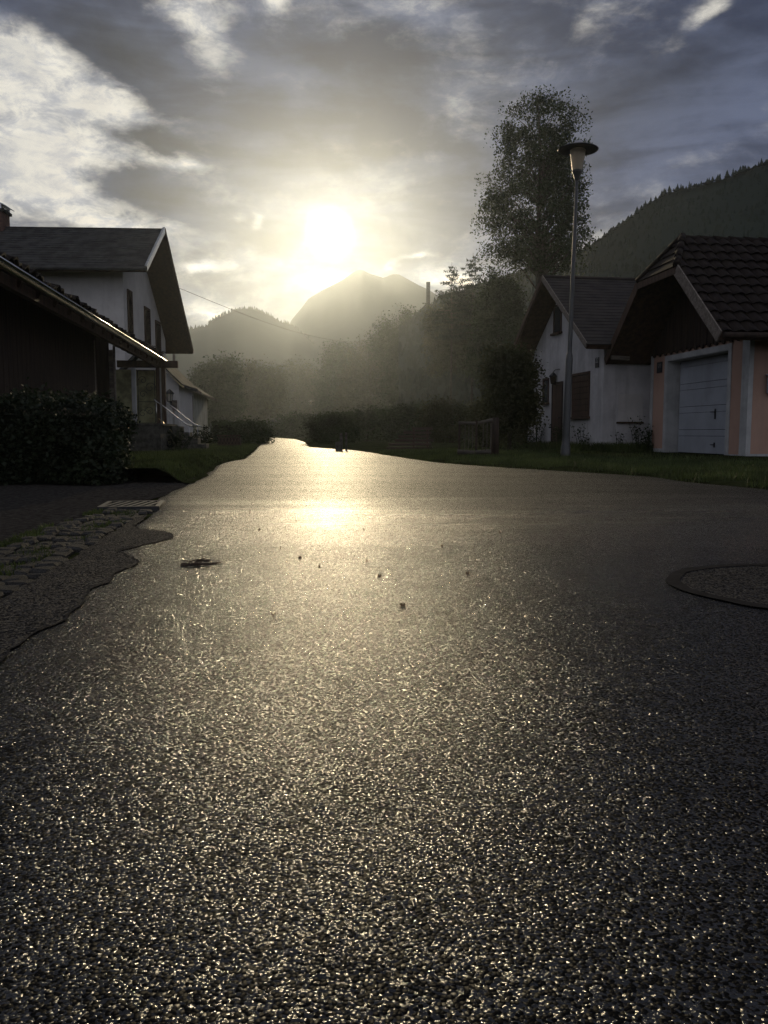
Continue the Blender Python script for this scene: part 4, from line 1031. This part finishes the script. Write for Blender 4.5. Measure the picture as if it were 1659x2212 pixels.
# sectional door
DX = 0.30; dz0 = 0.075; ph_ = (OPZ - 0.02 - dz0) / 4
gd = MB().box(DX + 0.04, DX + 0.05, OP0 + 0.013, OP1 - 0.013, 0.022, OPZ - 0.013).build('garage_door', M_pit, gar)
for k in range(4):
    z0 = dz0 + ph_ * k
    pb = MB()
    pb.box(DX, DX + 0.038, OP0 + 0.02, OP1 - 0.06, z0 + 0.005, z0 + ph_ * 0.72); pb.box(DX, DX + 0.038, OP0 + 0.02, OP1 - 0.06, z0 + ph_ * 0.735, z0 + ph_ - 0.005)
    pb.build('door_panel', M_door, gd)
hd = MB(); yh = OP0 + 1.02
hd.bbox(DX - 0.016, DX, yh - 0.03, yh + 0.03, 0.86, 1.09, 0.006); hd.tube([(DX - 0.016, yh, 1.02), (DX - 0.07, yh, 1.02), (DX - 0.075, yh + 0.10, 1.02)], 0.011, 6); hd.build('handle', M_iron, gd)
hd = MB(); hd.bbox(DX - 0.014, DX, yh - 0.04, yh + 0.025, 0.22, 0.33, 0.005); hd.tube([(DX - 0.014, yh, 0.28), (DX - 0.05, yh, 0.28), (DX - 0.05, yh + 0.09, 0.28)], 0.010, 6); hd.build('lock', M_iron, gd)
# boarded gable with scalloped lower edge
nb = 30; bw = GW / nb
for k in range(nb):
    y0 = k * bw + 0.004; y1 = (k + 1) * bw - 0.004; ym = (y0 + y1) / 2
    zt = min(EZ + 0.02 + SL * (HS - abs(ym - YC)) - 0.16, HZ_ + 0.45)
    zb = 2.50 + (0.05 if k % 2 else 0.0); r_ = (y1 - y0) / 2
    arc = [(ym + r_ * math.cos(PI + PI * q / 6), zb - r_ * 0 + r_ * 0.9 * math.sin(PI + PI * q / 6)) for q in range(7)]
    MB().prism(arc + [(y1, zt), (y0, zt)], 'x', -0.055 - 0.006 * (k % 2), -0.03).build('gable_board', M_wood, gar)
# roof structure: two slopes cut by the half hip
def slope_pt(y): return EZ + SL * (HS - abs(y - YC))
cov = MB()
for s_ in (-1, 1):
    ye, yh_ = YC + s_ * HS, (yh0 if s_ < 0 else yh1)
    top = [(XB, ye, EZ), (XB, yh_, HZ_), (XR, YC, RZ), (7.0, YC, RZ), (7.0, ye, EZ)]
    cov.add([(p[0], p[1], p[2] - 0.02) for p in top] + [(p[0], p[1], p[2] - 0.14) for p in top], [(0, 1, 2, 3, 4), (9, 8, 7, 6, 5)] + [(i, i + 5, (i + 1) % 5 + 5, (i + 1) % 5) for i in range(5)])
cov.add([(XB, yh0, HZ_ - 0.02), (XB, yh1, HZ_ - 0.02), (XR, YC, RZ - 0.02), (XB, yh0, HZ_ - 0.14), (XB, yh1, HZ_ - 0.14), (XR, YC, RZ - 0.14)], [(0, 1, 2), (5, 4, 3), (0, 3, 4, 1)])
cov.build('roof', M_wood2, gar)
tw_, th_ = 0.27, 0.335; sl_a = math.atan(SL); LS = HS / math.cos(sl_a)
nt = 0
for r in range(int(LS / th_) + 1):
    yy = YC - HS + r * th_ * math.cos(sl_a) - 0.03; zz = EZ + r * th_ * math.sin(sl_a) + 0.0
    if yy > YC - 0.12: break
    xmin = XB if zz < HZ_ - 0.05 else XB + (zz - HZ_) / (RZ - HZ_) * (XR - XB)
    x = XB
    while x < 3.6:
        if x >= xmin - 0.08:
            o = link('roof_tile', tile_me, gar); nt += 1
            o.location = (x + random.uniform(-0.006, 0.006), yy, zz + random.uniform(0, 0.008)); o.scale = (1.03, 1.0, 1.35)
            o.rotation_euler = (sl_a - 0.07 + random.uniform(-0.035, 0.02), random.uniform(-0.03, 0.03), random.uniform(-0.015, 0.015))
        x += tw_
# remaining tiles out of sight or too far round: joined
rest = MB()
for r in range(11):
    t0 = r / 11 * 0.985; t1 = min(1, t0 + 0.1)
    for s_ in ((1,) ):
        y0, z0 = YC + s_ * HS * (1 - t0), EZ + HS * SL * t0; y1, z1 = YC + s_ * HS * (1 - t1), EZ + HS * SL * t1
        xm = XB if z1 < HZ_ else XB + (z1 - HZ_) / (RZ - HZ_) * (XR - XB)
        rest.prism([(y0, z0 - 0.01), (y0, z0 + 0.05), (y1, z1 + 0.025), (y1, z1 - 0.01)], 'x', xm, 7.0)
    y0, z0 = YC - HS * (1 - t0), EZ + HS * SL * t0; y1, z1 = YC - HS * (1 - t1), EZ + HS * SL * t1
    rest.prism([(y0, z0 - 0.01), (y0, z0 + 0.05), (y1, z1 + 0.025), (y1, z1 - 0.01)], 'x', 3.68, 7.0)
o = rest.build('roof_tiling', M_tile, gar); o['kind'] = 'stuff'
hip = MB()
for r in range(4):
    t0, t1 = r / 4, min(1, (r + 1.15) / 4)
    def hp(tt, y_): return (XB + (XR - XB) * tt, y_, HZ_ + (RZ - HZ_) * tt)
    a0, a1 = hp(t0, yh0 + (YC - yh0) * t0), hp(t0, yh1 + (YC - yh1) * t0); b0, b1 = hp(t1, yh0 + (YC - yh0) * t1), hp(t1, yh1 + (YC - yh1) * t1)
    up = Vector((-0.84, 0, 0.54)) * 0.05; dn = up * 0.3
    hip.add([a0, a1, b1, b0, Vector(a0) + up, Vector(a1) + up, Vector(b1) + dn, Vector(b0) + dn], [(0, 1, 2, 3), (4, 7, 6, 5), (0, 4, 5, 1), (1, 5, 6, 2), (2, 6, 7, 3), (3, 7, 4, 0)])
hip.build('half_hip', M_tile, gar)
bb_ = MB(); bb_.bar((XB - 0.012, YC - HS - 0.02, EZ - 0.08), (XB - 0.012, yh0, HZ_ - 0.06), 0.028, 0.24); bb_.build('barge_board', M_greywood, gar)
bb_ = MB(); bb_.bar((XB - 0.012, YC + HS, EZ - 0.08), (XB - 0.012, yh1, HZ_ - 0.06), 0.028, 0.22); bb_.build('barge_board', M_wood2, gar)
bb_ = MB(); bb_.bar((XB - 0.014, yh0, HZ_ - 0.07), (XB - 0.014, yh1, HZ_ - 0.07), 0.028, 0.14); bb_.build('hip_fascia', M_wood2, gar)
# ridge and hip caps
x = XR
while x < 6.8:
    MB().tube([(x, YC, RZ - 0.025), (x + 0.40, YC, RZ - 0.04)], [0.10, 0.088], 10).build('ridge_tile', M_tile, gar); x += 0.36
for yy_ in (yh0, yh1):
    A, B_ = Vector((XB, yy_, HZ_ + 0.03)), Vector((XR, YC, RZ + 0.03))
    for k in range(4): MB().tube([A.lerp(B_, k / 4), A.lerp(B_, (k + 1.15) / 4)], [0.09, 0.075], 8).build('hip_tile', M_tile, gar)
gt = MB(); gt.tube([(XB + 0.03, YC - HS - 0.10, EZ - 0.06), (7.0, YC - HS - 0.10, EZ - 0.06)], 0.06, 8); gt.build('gutter', M_wood, gar)
# mailbox on the side wall, house sign, creeper
mbx = thing('mailbox', 'pale blue-grey metal mailbox on the salmon side wall of the garage', 'mailbox', (7.41, 17.0, 0), GA)
MB().bbox(0.36, 0.78, -0.15, -0.04, 1.35, 1.66, 0.012).build('body', M_mail, mbx)
MB().prism([(-0.17, 1.675), (-0.035, 1.72), (-0.035, 1.735), (-0.17, 1.69)], 'x', 0.34, 0.80).build('lid', M_mail, mbx)
MB().tube([(0.52, -0.151, 1.53), (0.52, -0.165, 1.53)], 0.014, 8).build('lock', M_iron, mbx)
def plate(name, label, root, x, y0, y1, z0, z1, text):
    o = thing(name, label, 'house number', root.location, 0); o.rotation_euler = root.rotation_euler
    MB().box(x - 0.012, x, y0, y1, z0, z1).build('plate', M_sign, o)
    fr = MB(); e_ = 0.014
    for (a, c, d_, f2) in ((y0 - e_, y0, z0 - e_, z1 + e_), (y1, y1 + e_, z0 - e_, z1 + e_), (y0, y1, z1, z1 + e_), (y0, y1, z0 - e_, z0)): fr.box(x - 0.018, x, a, c, d_, f2)
    fr.build('frame', M_iron, o)
    if text:
        cu = bpy.data.curves.new('numerals', 'FONT'); cu.body = text; cu.size = (y1 - y0) * 0.95; cu.align_x = 'CENTER'; cu.extrude = 0.002
        cu.materials.append(M_signw); tc_ = bpy.data.objects.new('numerals_curve', cu); me_ = bpy.data.meshes.new_from_object(tc_); bpy.data.objects.remove(tc_); tx = link('numerals', me_, o)
        tx.location = (x - 0.016, (y0 + y1) / 2, z0 + (z1 - z0) * 0.48); tx.rotation_euler = (PI / 2, 0, -PI / 2)
    else:
        MB().box(x - 0.0145, x - 0.0122, y0 + 0.03, y1 - 0.03, z0 + (z1 - z0) * 0.45, z1 - 0.03).build('emblem', mat('faded_print', (0.10, 0.10, 0.11), 0.6, 0.6, 30), o)
    return o
plate('house_sign', 'small dark framed plaque beside the white garage door', gar, -0.003, 3.92, 4.17, 2.06, 2.30, '')
cre = thing('creeper_plant', 'dark creeper sprig climbing the salmon wall below the mailbox', 'plant', (8.02, 16.93, 0), GA)
st = MB(); st.tube([(0.15, -0.05, 0), (0.05, -0.08, 0.5), (-0.05, -0.07, 0.85), (-0.16, -0.06, 0.80)], [0.01, 0.008, 0.006, 0.003], 5, False); st.build('stem', M_bark, cre)
cen = [(0.15 - 0.3 * f + random.gauss(0, 0.05), -0.08 + random.gauss(0, 0.02), 0.15 + 0.75 * f + random.gauss(0, 0.05)) for f in np.random.random(60)]
link('leaves', leaf_mesh('leaves', cen, 0.07, M_leaf, 0.7), cre)

# ------------------------------------------------------------------ white house behind the lamp
WA = -9.0
wh = thing('white_cottage', 'old white house with steep brown roof between the bush and the garage', 'house', (5.66, 21.6, 0), WA)
wE, wYC, wHS = 2.74, 2.84, 3.34; wSL = (4.98 - wE) / wHS
def wroof(y): return wE + wSL * (wHS - abs(y - wYC))
MB().prism([(0, 0), (0, wroof(0) - 0.16), (wYC, 4.98 - 0.16), (5.9, wroof(5.9) - 0.16), (5.9, 0)], 'x', 0, 7).build('wall', M_oldplaster, wh)
XW = -0.68
rb = MB(); roof_courses(rb, XW, 7.3, wYC - wHS, wE, wYC, 4.98, 22, 0.012); roof_courses(rb, XW, 7.3, wYC + wHS, wE, wYC, 4.98, 22, 0.012); rb.build('roof', M_slate2, wh)
rs = MB(); slab(rs, XW + 0.02, 7.3, wYC - wHS + 0.02, wE - 0.004, wYC, 4.976, 0.11); slab(rs, XW + 0.02, 7.3, wYC + wHS - 0.02, wE - 0.004, wYC, 4.976, 0.11); rs.build('soffit', M_wood2, wh)
MB().bar((XW - 0.012, wYC - wHS, wE - 0.02), (XW - 0.012, wYC, 4.98), 0.026, 0.15).build('barge_board', M_greywood, wh)
MB().bar((XW - 0.012, wYC + wHS, wE - 0.02), (XW - 0.012, wYC, 4.98), 0.026, 0.15).build('barge_board', M_wood2, wh)
MB().tube([(XW, wYC, 5.0), (7.3, wYC, 5.0)], 0.06, 8).build('ridge_cap', M_slate2, wh)
MB().bar((0.06, -0.28, wE - 0.28), (0.55, -0.28, wE - 0.30), 0.10, 0.10).build('rafter_end', M_greywood, wh)
def wh_window(y0, y1, z0, z1, shut, sill=True):
    f = MB(); x = 0
    for (a, c, d_, e_) in ((y0 - 0.05, y0, z0, z1), (y1, y1 + 0.05, z0, z1), (y0 - 0.05, y1 + 0.05, z1, z1 + 0.06)): f.box(-0.03, 0.02, a, c, d_, e_)
    fo = f.build('window', M_wood2, wh)
    MB().box(-0.004, 0.02, y0, y1, z0, z1).build('pane', M_pane, fo)
    if shut:
        for k in range(int((z1 - z0) / 0.16)): MB().box(-0.026, -0.0045, y0 + 0.01, y1 - 0.01, z0 + 0.01 + k * 0.16, z0 + 0.16 + k * 0.16).build('shutter_slat', M_wood2, fo)
    if sill: MB().box(-0.10, 0.02, y0 - 0.1, y1 + 0.1, z0 - 0.06, z0 - 0.002).build('sill', M_wood2, fo)
wh_window(3.06, 3.62, 3.50, 4.26, False)
wh_window(4.02, 4.45, 1.47, 2.16, False)
wh_window(0.90, 2.02, 0.99, 2.14, True)
df = MB()
for (a, c, d_, e_) in ((2.80, 2.86, 0, 2.05), (3.62, 3.68, 0, 2.05), (2.8601, 3.6199, 1.98, 2.05)): df.box(-0.03, 0.02, a, c, d_, e_)
do = df.build('door', M_wood, wh)
for k in range(5): MB().box(-0.02, 0.02, 2.865 + 0.151 * k, 3.01 + 0.151 * k, 0.06, 1.975).build('door_board', M_wood2, do)
MB().tube([(-0.02, 2.95, 1.0), (-0.07, 2.95, 1.0), (-0.07, 3.05, 1.0)], 0.01, 6).build('handle', M_iron, do)
bp_ = MB(); bp_.box(0.42, 1.10, -0.012, 0.0, 0.84, 1.55); bp_.build('blocked_window', M_plaster, wh)
MB().box(0.38, 1.12, -0.05, -0.0, 0.79, 0.835).build('sill', M_wood2, wh)
plate('number_plate', 'dark number plate with pale 22 on the corner of the white house', wh, -0.002, 0.30, 0.50, 2.27, 2.50, '22')
pw = at(1195, 812, 24.95)
ln = lantern('wall_lantern', 'dark hanging lantern on a curled arm over the white house door', (pw.x, pw.y, pw.z + 0.05), WA, 1.0, hang=1)
MB().tube([(0, 0, 0.06), (0.02, -0.10, 0.12), (0.06, -0.30, 0.13), (0.17, -0.34, 0.10)], 0.012, 6).bar((0.176, -0.34, 0.0), (0.176, -0.34, 0.17), 0.05, 0.012, (1, 0, 0)).build('arm', M_iron, ln)
def wpos(x, y): 
    a = R(WA); return (5.66 + x * math.cos(a) + y * math.sin(a), 21.6 - x * math.sin(a) + y * math.cos(a))
for (x, y, h, n, s_, lab) in ((-0.25, 4.3, 1.3, 26, 0.5, 'tall leafy weed under the small window beside the door'), (-0.2, 2.5, 0.8, 14, 0.35, 'weed growing between the door and the shuttered window'), (-0.18, 0.9, 0.75, 12, 0.4, 'leafy weed below the brown shutter'),
                              (0.35, -0.25, 0.62, 5, 0.16, 'thin upright weed by the corner of the white wall'), (0.85, -0.3, 0.95, 11, 0.4, 'tall stalky weed below the blocked window'), (1.05, -0.5, 0.7, 14, 0.3, 'dense weed clump wedged against the garage corner')):
    q = wpos(x, y); tuft_weed('weed_plant', lab, (q[0], q[1], 0.05), h, n, s_, 0.065, M_leaf)
sp = []
while len(sp) < 9000:
    if random.random() < 0.6: q = wpos(-abs(random.gauss(0, 0.35)) - 0.02, random.uniform(-0.3, 6))
    else: q = wpos(random.uniform(-0.3, 1.35), -abs(random.gauss(0, 0.3)) - 0.02)
    sp.append((q[0], q[1], 0.05))
grass('grass', 'long unkempt grass at the foot of the white house', sp, 0.20)

# ------------------------------------------------------------------ street lamps
def lamp_obj(name, label, loc, lean=0.0):
    t_ = thing(name, label, 'street lamp', loc, 0, 'street lamps'); t_.rotation_euler = (0, lean, 0)
    MB().lathe([(0.10, -0.1), (0.10, 0.25), (0.085, 0.28), (0.078, 0.45), (0.072, 2.06), (0.066, 2.13), (0.050, 2.19), (0.047, 2.22)], 20).build('lower_pole', M_steel, t_)
    MB().lathe([(0.047, 2.20), (0.040, 4.0), (0.032, 5.68)], 16).build('upper_pole', M_steel, t_)
    MB().lathe([(0.034, 5.66), (0.05, 5.68), (0.055, 5.72), (0.085, 5.80), (0.10, 5.83), (0.10, 5.865), (0.0, 5.866)], 20).build('collar', M_steel, t_)
    MB().lathe([(0.095, 5.867), (0.105, 5.90), (0.145, 6.15), (0.155, 6.235), (0.16, 6.24), (0.160, 6.26), (0.140, 6.262), (0.138, 6.235), (0.128, 6.15), (0.088, 5.90), (0.080, 5.875)], 24).build('glass_shade', M_lampglass, t_)
    MB().lathe([(0.0, 5.868), (0.035, 5.868), (0.035, 6.02), (0.026, 6.10), (0.0, 6.12)], 12).build('bulb', mat('bulb_glass', (0.35, 0.33, 0.30), 0.3, 0.1, 5), t_)
    MB().lathe([(0.10, 6.263), (0.15, 6.275), (0.36, 6.262), (0.405, 6.262), (0.41, 6.272), (0.36, 6.30), (0.20, 6.345), (0.11, 6.36), (0.0, 6.362)], 36).build('hat', M_steel, t_)
    MB().lathe([(0.115, 6.363), (0.105, 6.40), (0.07, 6.435), (0.0, 6.45)], 20).build('cap', M_signw, t_)
    return t_
lamp0 = lamp_obj('street_lamp', 'tall street lamp with flat hat in front of the white house', (3.82, 17.5, 0.02), R(1.2))
pz = at(671, 867, 130)
far = lamp0.copy(); COL.objects.link(far); far.location = (pz.x, 130, pz.z - 6.3); far.rotation_euler = (0, 0, 0); far['label'] = 'tiny distant street lamp at the end of the road'
for ch_ in list(lamp0.children):
    c_ = ch_.copy(); COL.objects.link(c_); c_.parent = far

# ------------------------------------------------------------------ wooden rack, plank stack, stone posts at the right verge
p1 = at(990, 972, 17.5)
rk = thing('wooden_rack', 'weathered wooden rack with thin rods standing on the verge near the lamp', 'rack', (p1.x, 17.5, 0.05), 4)
MB().tube([(0.0, 0, 0.71), (0.36, 0.0, 0.70)], 0.032, 8).build('top_rail', M_rackwood, rk)
MB().tube([(0.41, 0.02, 0.705), (0.72, 0.02, 0.775)], 0.034, 8).build('top_rail', M_rackwood, rk)
MB().tube([(-0.02, 0, 0.10), (0.34, 0, 0.08)], 0.05, 8).build('base_log', M_rackwood, rk)
MB().tube([(0.36, 0.02, 0.08), (0.68, 0.02, 0.11)], 0.05, 8).build('base_log', M_rackwood, rk)
for x_ in (0.02, 0.375, 0.69): MB().bbox(x_ - 0.022, x_ + 0.022, 0.035, 0.075, -0.06, 0.76, 0.004).build('upright', M_wood, rk)
for x_ in (0.14, 0.22, 0.30, 0.52, 0.60, 0.68): MB().tube([(x_, 0, 0.72), (x_ - 0.005, -0.005, 0.2), (x_ - 0.045, -0.05, 0.12)], 0.008, 5).build('rod', M_rackwood, rk)
pt = thing('wooden_post', 'stout dark post standing right beside the wooden rack', 'post', (p1.x + 0.80, 17.7, 0.03), 0)
MB().tube([(0, 0, -0.1), (0, 0, 0.45), (0.01, 0, 0.84)], [0.085, 0.08, 0.07], 10).build('post', M_wood, pt)
p1 = at(835, 963, 24.5)
ps = thing('plank_stack', 'low stack of reddish planks lying on the verge under the trees', 'plank stack', (p1.x, 24.5, 0.0), 5)
for k in range(6):
    x0 = (0, 0.05, 0.25, 0.35, 0.5, 0.75)[k]; x1 = 1.36 - (0, 0.05, 0.0, 0.1, 0.06, 0.02)[k]
    MB().bbox(x0, x1, random.uniform(-0.05, 0.02), 0.35, 0.06 + 0.115 * k, 0.06 + 0.115 * k + 0.075, 0.008).build('plank', M_redwood, ps)
    for xx in (0.80, 1.2): MB().box(xx - 0.03, xx + 0.03, 0.03, 0.32, 0.06 + 0.115 * k - 0.040, 0.06 + 0.115 * k - 0.0005).build('spacer', M_wood2, ps)
for xx in (0.80, 1.2): MB().box(xx - 0.06, xx + 0.06, 0.0, 0.34, -0.08, 0.0195).build('bearer', M_wood2, ps)
for (px, py0, w, lab) in ((737, 936, 0.09, 'pale upright stone post at the verge, wider of the pair'), (748, 934, 0.06, 'slender pale stone post close to the wider one')):
    q = at(px, py0, 25.5); s_ = thing('stone_post', lab, 'post', (q.x, 25.5, 0.0)); MB().bbox(-w / 2, w / 2, -0.05, 0.05, -0.1, q.z, 0.015).build('post', M_paleston, s_)
q = at(730, 954, 25.2); s_ = thing('stone_block', 'squat pale stone block leaning at the foot of the posts', 'stone block', (q.x, 25.2, 0.0), 12); MB().bbox(-0.07, 0.07, -0.06, 0.06, -0.05, 0.28, 0.02).build('block', M_paleston, s_)

# hidden farmhouse whose chimney shows over the trees
pc = at(925, 660, 204); ptop = at(925, 605, 204)
fh = thing('farmhouse', 'farmhouse hidden by trees with only its square chimney showing', 'house', (pc.x, 204, 0), 0)
MB().prism([(-7, 0), (7, 0), (7, 25.0), (0, 31.5), (-7, 25.0)], 'y', -0.5, 8).build('wall', M_wood2, fh)
r_ = MB()
for s_ in (-1, 1): r_.prism([(0, 31.55), (s_ * 8, 24.2), (s_ * 8, 24.5), (0, 31.9)], 'y', -1, 8.5)
rfo = r_.build('roof', M_tile, fh)
MB().box(-0.46, 0.46, 0.0, 0.9, 31.0, ptop.z - 0.4).build('chimney', M_slate, rfo)

# overhead wire from the white house to the trees
wa = at(386, 622, 33.2); wb = at(800, 742, 62.5)
wi = MB(); wi.tube([wa.lerp(wb, k / 24) - Vector((0, 0, 0.55 * math.sin(PI * k / 24))) for k in range(25)], 0.009, 5)
w_ = wi.build('power_line', M_iron); tag(w_, 'thin overhead wire running from the white house towards the trees', 'wire')

# ------------------------------------------------------------------ bits lying on the road
bits = [(820, 1246), (606, 1184), (648, 1205), (792, 1213), (560, 1145), (740, 1137), (786, 1143), (955, 1180), (1080, 1150), (540, 1105), (690, 1225), (1010, 1240), (905, 1100), (640, 1120), (520, 1060), (870, 1310), (590, 1330)]
lf = []
for k in range(3):
    b = MB(); N = 8; s_ = 0.0062
    for i in range(N):
        a = 2 * PI * i / N; r_ = s_ * (1.0 + 0.5 * math.cos(a * 2 + k)) ; b.v.append((r_ * math.cos(a), 0.6 * r_ * math.sin(a), 0.006 + 0.006 * math.sin(a * 2 + k)))
    b.v.append((0, 0, 0.003)); b.f += [(i, (i + 1) % N, N) for i in range(N)]; b.smooth += [False] * N
    b.v += [(v[0], v[1], v[2] - 0.003) for v in b.v]; b.f += [((i + 1) % N + 9, i + 9, N + 9) for i in range(N)] + [(i, i + 9, (i + 1) % N + 9, (i + 1) % N) for i in range(N)]; b.smooth += [False] * (2 * N)
    lf.append(b.mesh('fallen_leaf', M_deadleaf))
for (px, py) in bits:
    p = gnd(px, py); o = link('fallen_leaf', random.choice(lf), None, (p.x, p.y, road_z(p.x, p.y) + 0.001), (0, 0, random.uniform(0, 6)))
    tag(o, 'small dark curled leaf lying on the wet asphalt', 'leaf', 'fallen leaves on the road')
p = gnd(428, 1217)
tw = thing('twig_litter', 'little heap of dry twigs lying on the asphalt', 'twigs', (p.x, p.y, road_z(p.x, p.y)))
tb = MB()
for _ in range(16):
    a = random.uniform(-0.7, 0.9); L = random.uniform(0.03, 0.09); c_ = Vector((random.gauss(0, 0.05), random.gauss(0, 0.05), random.uniform(0.003, 0.014))); d_ = Vector((math.cos(a), math.sin(a), random.uniform(-0.04, 0.08))) * L / 2
    tb.tube([c_ - d_, c_ + d_], 0.0025, 4)
tb.build('twigs', M_deadleaf, tw)
